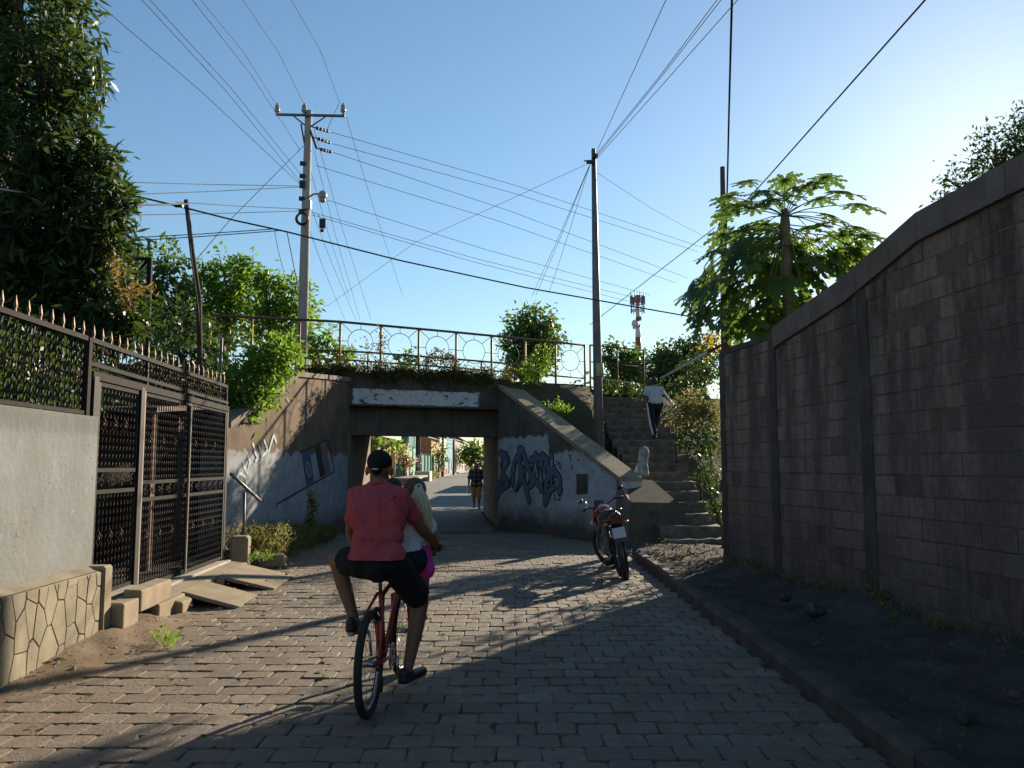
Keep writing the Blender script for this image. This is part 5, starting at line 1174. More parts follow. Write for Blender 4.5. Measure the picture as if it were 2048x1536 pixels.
# ------------------------------------------------------------------ bicycle
BK = gnd(737,1441,0); BK.z = .014; BRZ = math.radians(-3.6)
BM = Matrix.Translation(BK) @ Matrix.Rotation(BRZ, 4, 'Z')
def B(x, y, z): return BM @ V((x, y, z))
bike = thing('bicycle', 'red framed bicycle being ridden away along the paving', 'bicycle', BK)
m_tyre = mat('tyre_rubber', (.022,.021,.02), (.035,.032,.028), 20, .8, 0, .3, 80, .25)
m_wall = mat('tyre_tan', (.12,.085,.05), (.07,.05,.035), 20, .8)
m_rim = flat('rim_metal', (.38,.36,.34), .3, .9)
m_redf = mat('red_frame_paint', (.36,.045,.025), (.24,.03,.02), 12, .4, .1, .05, 60, .5)
m_chrome = flat('dull_chrome', (.42,.41,.40), .25, .95)
bx_axis = (BM.to_3x3() @ V((1,0,0)))
def wheel(parent, c, R, ax, tyre_r=.024, spokes=24, name='wheel', spoke_r=.0013, rimm=None):
    root = bpy.data.objects.new(name, None); COL.objects.link(root); root.parent = parent; root.location = V(c) - wloc(parent)
    MB().ring(c, R-tyre_r, tyre_r, ax, 48, 10).build('tyre', m_tyre, root)
    MB().ring(c, R-2*tyre_r-.006, .011, ax, 48, 8).build('rim', rimm or m_rim, root)
    MB().tube([V(c)-V(ax)*.05, V(c)+V(ax)*.05], .022, 10).build('hub', m_chrome, root)
    s_ = MB(); u = V(ax).orthogonal().normalized(); w_ = V(ax).cross(u).normalized()
    for k in range(spokes):
        a = 2*math.pi*k/spokes; a2 = a + (.5 if k % 2 else -.5); sd = V(ax)*(.03 if (k//2) % 2 else -.03)
        s_.tube([V(c)+sd+(u*math.cos(a2)+w_*math.sin(a2))*.02, V(c)+(u*math.cos(a)+w_*math.sin(a))*(R-2*tyre_r-.012)], spoke_r, 4)
    s_.build('spokes', m_chrome, root); return root
RW = .335
wheel(bike, B(0,0,RW), RW, bx_axis, .026, 28)
fax = (Matrix.Rotation(math.radians(-2),3,'Z') @ bx_axis)
wheel(bike, B(.0,1.10,RW), RW, fax, .026, 28)
bb, sc_, st_, ht, hb = B(0,.44,.29), B(0,.30,.74), B(0,.25,.90), B(0,.90,.84), B(0,.935,.67)
fr = MB(); fr.tube([bb, sc_], .017, 10).tube([sc_-V((0,0,.03)), ht-V((0,0,.05))], .016, 10).tube([bb, hb+V((0,0,.03))], .019, 10).tube([hb, ht], .021, 10)
for s in (-1,1):
    fr.tube([B(.045*s,.40,.29), B(.065*s,.0,RW)], .011, 8).tube([sc_+V((.02*s,0,0)), B(.06*s,.1,.62), B(.065*s,.0,RW)], .010, 8)
fr.build('frame', m_redf, bike)
fk = MB(); fk.tube([hb, hb-V((0,0,.03))], .022, 8)
for s in (-1,1): fk.tube([hb-V((0,0,.02))+V((.0,0,0)), B(.055*s,.955,.63), B(.06*s,1.03,.48), B(.06*s,1.10,RW)], .013, 8)
fk.build('fork', m_redf, bike)
MB().tube([sc_, st_], .014, 8).build('seat_post', m_chrome, bike)
sd = MB(); sd.ball(B(0,.19,.905), (.10,.09,.035), 14, 8).ball(B(0,.32,.91), (.04,.14,.03), 12, 8); remesh(sd, 'saddle', m_black, .012, 3, bike)
hbk = MB(); hbk.tube([ht, B(0,.87,.96)], .014, 8).tube([B(-.32,.80,1.0), B(-.2,.87,1.0), B(0,.88,.97), B(.2,.87,1.0), B(.32,.80,1.0)], .012, 8); hbk.build('handlebar', m_chrome, bike)
for s in (-1,1): MB().tube([B(.22*s,.855,1.0), B(.325*s,.80,1.0)], .017, 8).build('grip', m_black, bike)
ck = MB().ring(bb+bx_axis*.055, .085, .006, bx_axis, 24, 6).ring(bb+bx_axis*.055, .05, .005, bx_axis, 20, 6)
for k in range(5): ck.tube([bb+bx_axis*.055, bb+bx_axis*.055+(Matrix.Rotation(k*1.2566,3,bx_axis) @ V((0,0,.085)))], .006, 5)
ck.build('chainring', m_chrome, bike)
MB().tube([B(.09,.44,.29), B(.10,.47,.125)], .011, 6).build('crank', m_chrome, bike); MB().tube([B(-.09,.44,.29), B(-.10,.41,.455)], .011, 6).build('crank', m_chrome, bike)
MB().box(B(.155,.47,.12), (.10,.08,.022), BRZ, .004).build('pedal', m_black, bike); MB().box(B(-.155,.41,.455), (.10,.08,.022), BRZ, .004).build('pedal', m_black, bike)
ch = MB()
for z1, z2 in ((.375,.37),(.205,.30)): ch.tube([B(.055,.44,z1), B(.055,.0,z2)], .005, 5)
ch.ring(B(.055,0,RW), .04, .006, bx_axis, 16, 5); ch.build('chain', m_black, bike)
MB().tube([B(.062,.02,.30), B(.075,.03,.22), B(.066,.05,.15)], .011, 6).build('derailleur', m_black, bike)
MB().box(B(0,.235,.64), (.05,.02,.03), BRZ).tube([B(-.05,.12,.60), B(0,.2,.66), B(.05,.12,.60)], .008, 5).build('rear_brake', m_black, bike)
MB().box(B(.03,-.0,.5)+V((.0,.2,.0)), (.02,.12,.16), BRZ, .01).build('reflector_plate', m_redf, bike)

# ------------------------------------------------------------------ people
def skin(n, c): return mat(n, c, tuple(x*.8 for x in c), 9, .55, 0, .1, 60, .35)
m_skin = skin('skin_brown', (.19,.095,.055)); m_skin2 = skin('skin_tan', (.26,.14,.085))
def cloth(n, c, c2=None, sc=6): 
    t = NT(n); col = t.mix(t.ramp(t.noise(sc), .35, .7), rgb(*c), rgb(*(c2 or tuple(x*.8 for x in c))))
    h = t.math('ADD', t.noise(7, 3, .5, sc=(1.6,1,.5)), t.math('MULTIPLY', t.noise(220,2), .06)); t.bump(h, .55, .05); return t.done(col, .9, 0, .15)
m_shirt = cloth('red_shirt', (.42,.072,.076), (.34,.06,.066)); m_shorts = cloth('black_shorts', (.018,.017,.018)); m_white = cloth('white_cotton', (.66,.66,.68))
m_navy = cloth('navy_trousers', (.02,.025,.04)); m_khaki = cloth('khaki_shorts', (.36,.25,.13)); m_pink = cloth('pink_cloth', (.75,.06,.33)); m_darkskirt = cloth('dark_skirt', (.025,.024,.032))
m_hair = mat('dark_hair', (.03,.02,.015), (.015,.01,.008), 30, .7, 0, .5, 120, .4); m_blond = mat('pale_hair', (.68,.56,.38), (.48,.36,.21), 40, .5, 0, .6, 150, .35)
m_brownhair = mat('streaked_hair', (.16,.10,.055), (.045,.028,.018), 35, .6, 0, .8, 120, .3); m_pale = cloth('pale_grey_cotton', (.42,.44,.48))
m_cap_ = cloth('black_cap_cloth', (.015,.016,.014)); m_sole = flat('shoe_white', (.5,.48,.46), .7)
def plaid():
    t = NT('plaid_shirt'); o = t.sep(); w1 = t.math('PINGPONG', t.math('MULTIPLY', o[0], 12), 1); w2 = t.math('PINGPONG', t.math('MULTIPLY', o[2], 12), 1)
    k = t.math('MAXIMUM', t.math('GREATER_THAN', w1, .78), t.math('GREATER_THAN', w2, .78)); return t.done(t.mix(k, rgb(.018,.022,.04), rgb(.14,.14,.17)), .9)
m_plaid = plaid()
def torso(mb, pel, chest, neck, sL, sR, k=1.0, ex=0.0, r=(.155,.15,.17)):
    pel, chest, neck, sL, sR = V(pel), V(chest), V(neck), V(sL), V(sR); ax = (sR-sL).normalized()
    def slab(p, hw, rad):
        mb.caps(p-ax*hw, p+ax*hw, rad, rad)
    slab(pel, .085*k, (.10)*k+ex); slab(pel.lerp(chest,.4), .065*k, .092*k+ex); slab(pel.lerp(chest,.75), .085*k, .10*k+ex); slab(chest, .10*k, .105*k+ex)
    for s in (sL, sR): mb.caps(chest.lerp(s,.45), s, .085*k+ex, .062*k+ex); mb.caps(s, neck, .055*k+ex, .052*k+ex)
    mb.caps(pel.lerp(chest,.4), chest, .105*k+ex, .12*k+ex); mb.caps(chest, neck, .10*k+ex, .055*k+ex)
def hand(mb, w_, d, nrm, k=1.0, curl=.9):
    w_, d, nrm = V(w_), V(d).normalized(), V(nrm).normalized(); sd_ = d.cross(nrm).normalized()
    pc = w_ + d*.05*k; mb.caps(w_, w_+d*.085*k, .024*k, .03*k); mb.caps(w_+d*.05*k-sd_*.022*k, w_+d*.085*k-sd_*.026*k, .018*k, .014*k); mb.caps(w_+d*.05*k+sd_*.022*k, w_+d*.085*k+sd_*.026*k, .018*k, .014*k)
    for i, ln in enumerate((.075,.085,.08,.062)):
        b = w_ + d*.088*k + sd_*(-.03+.02*i)*k; d1 = (d*math.cos(curl*.5)+nrm*math.sin(curl*.5)); d2 = (d*math.cos(curl*1.4)+nrm*math.sin(curl*1.4)); m1 = b+d1*ln*.5*k
        mb.caps(b, m1, .0095*k, .009*k, 8); mb.caps(m1, m1+d2*ln*.5*k, .009*k, .0075*k, 8)
    tb_ = w_+d*.03*k-sd_*.028*k; t1 = tb_+(d*.6-sd_*.5+nrm*.4).normalized()*.04*k; mb.caps(tb_, t1, .012*k, .011*k, 8); mb.caps(t1, t1+(d*.7+nrm*.7).normalized()*.03*k, .0105*k, .009*k, 8)
def arm(mb, s, e, w_, k=1.0): mb.caps(s, e, .052*k, .043*k); mb.caps(e, V(e).lerp(V(w_),.35), .043*k, .043*k); mb.caps(V(e).lerp(V(w_),.35), w_, .043*k, .028*k)
def leg(mb, h, kn, an, toe, k=1.0, foot=True):
    h, kn, an, toe = V(h), V(kn), V(an), V(toe); mb.caps(h, kn, .088*k, .058*k); mb.caps(kn, kn.lerp(an,.35), .055*k, .058*k); mb.caps(kn.lerp(an,.35), an, .058*k, .036*k)
    if foot:
        heel = an + (an-toe).normalized()*.045*k; heel.z = toe.z+.015; mb.caps(heel, toe, .038*k, .03*k); mb.caps(an, heel, .036*k, .036*k)
def head(mb, c, fw, k=1.0, up=(0,0,1)):
    c, fw, up = V(c), V(fw).normalized(), V(up); sdv = fw.cross(up).normalized(); rot = Matrix((sdv, fw, up)).transposed()
    mb.ball(c+up*.01*k, (.076*k,.095*k,.10*k), 16, 12, rot); mb.ball(c-up*.05*k+fw*.02*k, (.058*k,.07*k,.07*k), 14, 10, rot)
    mb.caps(c+fw*.088*k-up*.0*k, c+fw*.105*k-up*.03*k, .010*k, .014*k, 8); mb.caps(c+fw*.08*k-up*.065*k-sdv*.015*k, c+fw*.08*k-up*.065*k+sdv*.015*k, .010*k, .010*k, 8)
    for s in (-1,1):
        mb.ball(c+sdv*s*.088*k-fw*.012*k-up*.022*k, (.012*k,.026*k,.036*k), 10, 8, Matrix.Rotation(-.55*s,3,up) @ rot); mb.caps(c+fw*.075*k+up*.012*k+sdv*s*.02*k, c+fw*.072*k+up*.012*k+sdv*s*.04*k, .011*k, .011*k, 8)

def cut_below(o, z, tilt=0.0):
    bm = bmesh.new(); bm.from_mesh(o.data); zz = z - wloc(o).z
    bmesh.ops.bisect_plane(bm, geom=bm.verts[:]+bm.edges[:]+bm.faces[:], plane_co=(0,0,zz), plane_no=(tilt,0,1), clear_inner=True)
    bm.to_mesh(o.data); bm.free()
from mathutils import noise as mn
def folds(o, amp=.006, sx=14, sy=14, sz=5, seed=0.0, tilt=.6):
    me = o.data
    nn_ = [v.normal.copy() for v in me.vertices]; w_ = wloc(o)
    for v, n in zip(me.vertices, nn_):
        p = v.co + w_; q_ = V((p.x*sx+p.z*tilt*sx*.4, p.y*sy, p.z*sz)) + V((seed,seed,seed))
        r1 = 1-abs(mn.noise(q_)*1.6); r2 = 1-abs(mn.noise(q_*2.1)*1.6)
        v.co += n*amp*(r1*r1-.45+.45*(r2*r2-.45))
    me.update()
# rider
rd = thing('person', 'cyclist in red T-shirt, black shorts and black cap seen from behind', 'person', B(0,.25,0))
hL, hR = B(-.10,.24,.96), B(.10,.24,.96); kL, kR = B(-.375,.55,.92), B(.235,.555,.64); aL, aR = B(-.22,.46,.53), B(.17,.43,.21); tL, tR = B(-.21,.60,.478), B(.215,.56,.145)
pel, ches, nek, sL, sR = B(-.01,.23,1.02), B(-.03,.32,1.30), B(-.04,.38,1.465), B(-.185,.345,1.385), B(.118,.345,1.385)
eL, eR = B(-.262,.50,1.15), B(.245,.505,1.155); wL, wR = B(-.30,.725,1.035), B(.305,.735,1.03)
hd = B(-.045,.41,1.585); fwd = (BM.to_3x3() @ V((.08,1,-.05)))
b = MB(); torso(b, pel, ches, nek, sL, sR, .92); arm(b, sL, eL, wL); arm(b, sR, eR, wR); b.caps(nek-V((0,0,.03)), hd-V((0,0,.05)), .056, .052)
leg(b, hL, kL, aL, tL, 1.0); leg(b, hR, kR, aR, tR, 1.0); head(b, hd, fwd)
dwn = BM.to_3x3() @ V((0,.2,-1)); hand(b, wL, B(-.30,.82,1.0)-wL+V((0,0,.02)), dwn); hand(b, wR, B(.30,.82,1.0)-wR+V((0,0,.02)), dwn)
remesh(b, 'body', m_skin, .0075, 4, rd)
b = MB(); torso(b, pel-V((0,0,.02)), ches, nek-V((0,0,.02)), sL, sR, .98, .012)
for s_, e_ in ((sL,eL),(sR,eR)): b.caps(s_, V(s_).lerp(e_,.62), .064, .064)
b.caps(B(-.08,.21,.97), B(.06,.21,.97), .128, .128); b.caps(B(-.085,.26,1.12), B(.055,.26,1.12), .106, .106); b.caps(B(-.10,.29,1.24), B(.06,.29,1.24), .106, .106)
for k in range(7):   # cloth folds toward the right hip
    z = 1.0+.035*k; b.caps(B(.145-.002*k,.16+.012*k,z), B(.03,.10+.018*k,z+.05+.012*k), .010, .004, 6)
b.caps(B(.10,.24,1.40), B(.02,.21,1.33), .012, .006, 6); b.caps(B(-.2,.26,1.36), B(-.12,.2,1.28), .012, .006, 6)
sh0 = remesh(b, 'shirt', m_shirt, .007, 4, rd); folds(sh0, .009, 9, 9, 6, 2.3, 1.2); cut_below(sh0, .992)
nk = MB().ring(nek+V((0,0,.0)), .062, .014, (nek-ches).normalized(), 20, 8); remesh(nk, 'collar', m_shirt, .007, 2, rd)
b = MB(); b.caps(hL+V((.02,0,-.01)), hR+V((-.02,0,-.01)), .118, .118)
b.caps(hL-V((0,0,.02)), V(hL).lerp(kL,.55), .105, .10); b.caps(hR-V((0,0,.02)), V(hR).lerp(kR,.78), .105, .098); b.caps(B(0,.30,.93), B(0,.2,.93), .10, .11)
b.caps(V(hR).lerp(kR,.85)+V((.0,-.06,-.02)), V(hR).lerp(kR,.5)+V((0,-.07,0)), .03, .02, 8)
folds(remesh(b, 'shorts', m_shorts, .009, 4, rd), .008, 10, 10, 8, 5.1, .5)
b = MB(); rot = Matrix((fwd.cross(V((0,0,1))).normalized(), fwd.normalized(), V((0,0,1)))).transposed()
b.ball(hd+V((0,0,.042)), (.088,.107,.088), 20, 14, rot); b.caps(hd+fwd*.08+V((0,0,.035)), hd+fwd*.15+V((0,0,.02)), .03, .012); b.caps(hd-fwd*.07+V((0,0,-.01)), hd-fwd*.04+V((0,0,.05)), .045, .06)
capo = remesh(b, 'cap', m_cap_, .008, 3, rd)
# small pale mark on the back of the cap
mk = MB()
for i, (dx, w_) in enumerate(((-.016,.005),(-.006,.005),(.004,.012),(.018,.008))): mk.box(hd - fwd*.113 + V((dx,0,-.012)), (w_,.006,.011), BRZ)
mk.build('cap_mark', m_sole, capo)
for an, toe, nm in ((aL,tL,1),(aR,tR,2)):
    f_ = (V(toe)-V(an)); f_.z = 0; f_.normalize(); lo = V((an.x,an.y,toe.z+.005)) - f_*.06; s_ = MB(); s_.caps(lo, V(toe)+f_*.07, .043, .036); s_.caps(lo+V((0,0,.035)), lo+f_*.08+V((0,0,.025)), .042, .036)
    sh = remesh(s_, 'shoe', m_black, .008, 3, rd); so = MB(); so.caps(lo-V((0,0,.027)), V(toe)+f_*.072-V((0,0,.022)), .034, .028); remesh(so, 'sole', m_sole, .008, 2, sh)
# girl on the crossbar
gl = thing('person', 'girl with long pale ponytail and white top riding on the crossbar', 'person', B(.12,.62,0))
gh = B(.155,.68,1.405); gf_ = BM.to_3x3() @ V((-.42,.9,-.05)); pe, cs, ng, s1, s2 = B(.09,.60,.93), B(.13,.64,1.15), B(.15,.66,1.285), B(.035,.68,1.235), B(.24,.61,1.235)
b = MB(); torso(b, pe, cs, ng, s1, s2, .72); head(b, gh, gf_, .88); b.caps(ng-V((0,0,.02)), gh-V((0,0,.05)), .042, .04)
arm(b, s1, B(.02,.80,1.12), B(.06,.88,1.02), .7); arm(b, s2, B(.33,.68,1.08), B(.26,.84,1.02), .7); hand(b, B(.06,.88,1.02), BM.to_3x3() @ V((0,.4,-.3)), dwn, .75); hand(b, B(.26,.84,1.02), BM.to_3x3() @ V((0,.4,-.3)), dwn, .75)
leg(b, B(.06,.66,.90), B(.14,.98,.86), B(.13,1.0,.50), B(.14,1.12,.46), .75); leg(b, B(.13,.62,.90), B(.20,.92,.84), B(.17,.95,.48), B(.18,1.07,.44), .75)
remesh(b, 'body', m_skin2, .0075, 4, gl)
b = MB(); torso(b, pe+V((0,0,.07)), cs, ng-V((0,0,.03)), s1, s2, .74, .016)
for s_, e_ in ((s1,B(.02,.80,1.12)),(s2,B(.33,.68,1.08))): b.caps(s_, V(s_).lerp(e_,.5), .052, .05)
folds(remesh(b, 'top', m_white, .008, 3, gl), .007, 12, 12, 7, 1.7, .8)
b = MB(); b.caps(B(.05,.62,.93), B(.16,.58,.93), .115, .115); b.caps(B(.07,.66,.90), B(.13,.88,.86), .085, .07); b.caps(B(.13,.62,.90), B(.18,.80,.85), .085, .07); remesh(b, 'skirt', m_darkskirt, .010, 3, gl)
b = MB(); b.ball(gh+V((0,0,.018))-gf_*.012, (.088,.092,.095), 16, 12); b.ball(gh-gf_*.05-V((0,0,.02)), (.075,.06,.08), 14, 10); remesh(b, 'hair', m_brownhair, .008, 2, gl)
b = MB(); p0 = gh-gf_*.08+V((.012,-.01,.035)); pts = [p0, p0+V((.012,-.035,-.06)), p0+V((.035,-.04,-.16)), p0+V((.055,-.03,-.27)), p0+V((.06,-.02,-.36))]
for s_ in range(26):
    a = s_*2.4; o_ = V((math.cos(a),math.sin(a)*.7,0))*(.010+.0015*s_); b.tube([pts[0]+o_*.4, pts[1]+o_*1.1, pts[2]+o_*1.25+V((random.uniform(-.006,.006),0,0)), pts[3]+o_*.95, pts[4]+o_*.5-V((0,0,random.uniform(-.04,.03)))], [.008,.013,.012,.010,.003], 6)
b.build('ponytail', m_blond, gl)
MB().ring(p0, .022, .010, (.3,-.8,.4), 14, 8).build('hair_tie', m_white, gl)
# pink bag hanging from the handlebar
pb_ = thing('pink_bag', 'bright pink bag hanging beside the cyclist right hand', 'bag', B(.27,.70,.80)); b = MB()
b.ball(B(.235,.72,.92), (.055,.05,.10), 12, 10).ball(B(.245,.72,.85), (.065,.055,.075), 12, 8).caps(B(.25,.75,1.0), B(.24,.73,.95), .02, .04); remesh(b, 'pouch', m_pink, .01, 3, pb_); MB().tube([B(.27,.74,1.0), B(.265,.725,1.02), B(.26,.80,1.015)], .006, 5).build('strap', m_pink, pb_)
# second child, mostly hidden in front of the rider
c2 = thing('person', 'small child almost hidden in front of the cyclist', 'person', B(-.02,.80,0)); ch_ = B(-.03,.82,1.42)
b = MB(); torso(b, B(0,.80,1.08), B(0,.82,1.27), B(0,.82,1.37), B(-.10,.82,1.33), B(.10,.82,1.33), .58); head(b, ch_, fwd, .74); b.caps(B(0,.82,1.35), ch_-V((0,0,.05)), .035, .035)
arm(b, B(-.10,.82,1.33), B(-.16,.84,1.18), B(-.16,.88,1.05), .6); arm(b, B(.10,.82,1.33), B(.16,.84,1.18), B(.16,.88,1.05), .6)
hand(b, B(-.16,.88,1.05), dwn, fwd, .65); hand(b, B(.16,.88,1.05), dwn, fwd, .65)
leg(b, B(-.05,.80,1.05), B(-.10,.98,1.03), B(-.10,.98,.76), B(-.10,1.06,.73), .6); leg(b, B(.05,.80,1.05), B(.10,.98,1.03), B(.10,.98,.76), B(.10,1.06,.73), .6)
remesh(b, 'body', m_skin2, .008, 3, c2)
b = MB(); torso(b, B(0,.80,1.10), B(0,.82,1.27), B(0,.82,1.36), B(-.10,.82,1.33), B(.10,.82,1.33), .60, .012); remesh(b, 'shirt', m_white, .01, 2, c2)
b = MB(); b.ball(ch_+V((0,0,.016))-fwd*.01, (.072,.08,.077), 14, 10); remesh(b, 'hair', m_hair, .008, 2, c2)
b = MB(); b.caps(B(-.05,.80,1.05), B(.05,.80,1.05), .075, .075); b.caps(B(-.05,.82,1.05), B(-.09,.93,1.03), .066, .06); b.caps(B(.05,.82,1.05), B(.09,.93,1.03), .066, .06); remesh(b, 'shorts', m_darkskirt, .01, 2, c2)

# person climbing the steps
sx0, sy0 = at(1310,883,22.36).x, 22.36; sz0 = .209*11+.005
def Q(x, y, z): return V((sx0+x*1.05, sy0+y*1.05, sz0+z*1.05))
cp = thing('person', 'person in white T-shirt and navy striped trousers climbing the steps', 'person', Q(0,0,0))
pe, cs, ng, s1, s2, hd2 = Q(.03,.04,.90), Q(.02,.12,1.2), Q(.02,.15,1.36), Q(-.165,.13,1.30), Q(.205,.13,1.30), Q(.03,.18,1.50)
e1, w1, e2, w2 = Q(-.25,.10,1.05), Q(-.24,.2,.82), Q(.31,.10,1.10), Q(.40,-.05,.96)
j = dict(hl=Q(-.07,.05,.86), kl=Q(-.05,.08,.46), al=Q(.0,-.02,.09), tl=Q(-.0,.13,.03), hr=Q(.13,.05,.86), kr=Q(.11,.28,.62), ar=Q(.08,.36,.28), tr=Q(.08,.52,.235))
b = MB(); torso(b, pe, cs, ng, s1, s2, .95); arm(b, s1, e1, w1, .92); arm(b, s2, e2, w2, .92); leg(b, j['hl'], j['kl'], j['al'], j['tl'], .95); leg(b, j['hr'], j['kr'], j['ar'], j['tr'], .95); head(b, hd2, (0,1,-.15), .98); b.caps(ng-V((0,0,.03)), hd2-V((0,0,.05)), .05, .048); hand(b, w1, (0,.1,-1), (0,1,0)); hand(b, w2, (.2,-.1,-.9), (.2,.9,0)); remesh(b, 'body', m_skin, .011, 3, cp)
b = MB(); torso(b, pe+V((0,0,.06)), cs, ng-V((0,0,.03)), s1, s2, .98, .016); b.caps(s1, V(s1).lerp(e1,.6), .067, .066); b.caps(s2, V(s2).lerp(e2,.6), .067, .066); sh_ = remesh(b, 'shirt', m_pale, .012, 3, cp); folds(sh_, .010, 8, 8, 6, 3.1, .8)
for s_, e_ in ((s1,e1),(s2,e2)): p = V(s_).lerp(e_,.78); MB().ring(p, .056, .014, V(e_)-V(s_), 16, 6).build('dark_cuff', m_navy, sh_)
b = MB(); b.caps(j['hl']+V((0,0,.04)), j['hr']+V((0,0,.04)), .115, .115)
for h_, k_, a_ in (('hl','kl','al'),('hr','kr','ar')): b.caps(j[h_], j[k_], .105, .075); b.caps(j[k_], j[a_]+V((0,0,.02)), .075, .065)
tr_ = remesh(b, 'trousers', m_navy, .012, 3, cp); folds(tr_, .010, 7, 7, 9, 4.1, .4)
sp_ = MB(); off = V((-.10,-.03,0)); pts = [j['hl']+V((-.105,-.02,.06)), j['hl'].lerp(j['kl'],.5)+V((-.09,-.03,0)), j['kl']+V((-.07,-.04,0)), j['kl'].lerp(j['al'],.5)+V((-.066,-.04,0)), j['al']+V((-.058,-.04,.02))]
sp_.tube(pts, .026, 8); sp_.build('white_stripe', m_white, tr_)
b = MB(); b.ball(hd2+V((0,-.01,.015)), (.088,.105,.10), 16, 12); b.ball(hd2+V((0,-.05,-.03)), (.072,.05,.06), 12, 8); remesh(b, 'hair', m_hair, .011, 2, cp)
for a_, t_ in (('al','tl'),('ar','tr')): s_ = MB(); s_.caps(j[a_]+V((0,-.05,-.045)), j[t_]+V((0,.06,.005)), .045, .038); s_.caps(j[a_]+V((0,-.03,0)), j[a_]+V((0,.0,-.03)), .045, .045); sh_ = remesh(s_, 'shoe', m_black, .011, 2, cp); MB().box(j[t_]+V((0,-.09,-.026)), (.075,.2,.018), 0, .006).build('sole', m_sole, sh_)

# walker coming out of the far side of the underpass
wx0, wy0 = at(953,1015,31.2).x, 31.2
def U(x, y, z): return V((wx0+x, wy0+y, z+.01))
wk = thing('person', 'walker in dark plaid shirt, khaki shorts and cap beyond the underpass', 'person', U(0,0,0))
pe, cs, ng, s1, s2, hd3 = U(0,0,.94), U(0,-.02,1.25), U(0,-.02,1.43), U(-.20,-.02,1.36), U(.20,-.02,1.36), U(0,-.04,1.57)
e1, w1, e2, w2 = U(-.28,.02,1.10), U(-.29,-.08,.85), U(.28,.02,1.10), U(.27,-.06,.86)
j = dict(hl=U(-.10,0,.90), kl=U(-.10,-.02,.50), al=U(-.10,.14,.12), tl=U(-.11,.02,.05), hr=U(.10,0,.90), kr=U(.10,-.08,.48), ar=U(.10,-.10,.08), tr=U(.12,-.25,.035))
b = MB(); torso(b, pe, cs, ng, s1, s2, 1.08); arm(b, s1, e1, w1); arm(b, s2, e2, w2); leg(b, j['hl'], j['kl'], j['al'], j['tl']); leg(b, j['hr'], j['kr'], j['ar'], j['tr']); head(b, hd3, (0,-1,-.05)); b.caps(ng-V((0,0,.03)), hd3-V((0,0,.05)), .055, .052); hand(b, w1, (0,0,-1), (0,-1,0)); hand(b, w2, (0,0,-1), (0,-1,0)); remesh(b, 'body', m_skin, .012, 3, wk)
b = MB(); torso(b, pe-V((0,0,.06)), cs, ng-V((0,0,.03)), s1, s2, 1.12, .03); b.caps(s1, V(s1).lerp(e1,.85), .08, .078); b.caps(s2, V(s2).lerp(e2,.85), .08, .078); remesh(b, 'shirt', m_plaid, .014, 3, wk)
b = MB(); b.caps(j['hl']+V((0,0,.03)), j['hr']+V((0,0,.03)), .13, .13)
for h_, k_ in (('hl','kl'),('hr','kr')): b.caps(j[h_], j[k_]-V((0,0,.03)), .12, .10)
remesh(b, 'shorts', m_khaki, .014, 3, wk)
b = MB(); b.ball(hd3+V((0,.01,.045)), (.095,.108,.075), 16, 12); b.caps(hd3+V((0,-.09,.035)), hd3+V((0,-.15,.02)), .05, .03); remesh(b, 'cap', cloth('faded_cap', (.22,.13,.10)), .012, 2, wk)
for a_, t_ in (('al','tl'),('ar','tr')): s_ = MB(); s_.caps(j[a_]+V((0,.03,-.04)), j[t_]+V((0,-.03,0)), .045, .04); remesh(s_, 'shoe', cloth('tan_shoe', (.25,.15,.08)), .012, 2, wk)
hb_ = thing('carried_bag', 'pale plastic bag in the walker left hand', 'bag', U(-.30,-.1,.55)); b = MB(); b.ball(U(-.30,-.10,.66), (.06,.05,.12), 12, 10).caps(U(-.30,-.1,.70), U(-.29,-.1,.80), .045, .02); remesh(b, 'pouch', m_white, .014, 2, hb_)

# ------------------------------------------------------------------ parked motorcycle
MK = gnd(1246,1157,0); MK.z = .012; MRZ = math.radians(3.0); LEAN = math.radians(-9)
MMx = Matrix.Translation(MK) @ Matrix.Rotation(MRZ, 4, 'Z') @ Matrix.Rotation(LEAN, 4, 'Y')
def K(x, y, z): return MMx @ V((x, y, z))
mo = thing('motorcycle', 'red and black motorcycle parked leaning by the kerb', 'motorcycle', MK)
axm = MMx.to_3x3() @ V((1,0,0)); m_mred = mat('tank_red', (.20,.016,.022), (.15,.013,.018), 4, .18, .1, .0, 60, .6); m_mblk = flat('gloss_black', (.018,.018,.02), .3, 0, .5); m_lens = flat('red_lens', (.14,.012,.012), .25, 0, .5); m_amber = flat('amber_lens', (.85,.22,.02), .3, 0, .5)
wheel(mo, K(0,0,.31), .31, axm, .055, 16, 'wheel', .003)
SM = Matrix.Translation(K(0,1.05,.95)) @ Matrix.Rotation(math.radians(22),4,V((0,-.35,1)).normalized()) @ Matrix.Translation(-K(0,1.05,.95))
def KS(x, y, z): return SM @ K(x, y, z)
wheel(mo, KS(0,1.28,.30), .31, SM.to_3x3() @ axm, .045, 16, 'wheel', .003)
fk = MB()
for s in (-1,1): fk.tube([KS(.09*s,1.28,.30), KS(.09*s,1.08,.88)], .022, 8)
fk.build('fork', m_steel, mo)
MB().ring(KS(0,1.28,.30), .36, .045, SM.to_3x3() @ axm, 14, 6, (math.pi*.0+2.2, math.pi*.0+4.3)).build('front_fender', m_mred, mo)
b = MB(); b.ball(K(0,.80,.90), (.14,.25,.12), 16, 12, MMx.to_3x3()).ball(K(0,.95,.92), (.12,.14,.10), 14, 10, MMx.to_3x3()); remesh(b, 'tank', m_mred, .014, 3, mo)
b = MB(); b.caps(K(0,.58,.86), K(0,.02,.90), .10, .085).caps(K(-.05,.5,.85), K(-.04,.05,.885), .08, .07).caps(K(.05,.5,.85), K(.04,.05,.885), .08, .07); remesh(b, 'seat', m_black, .014, 3, mo)
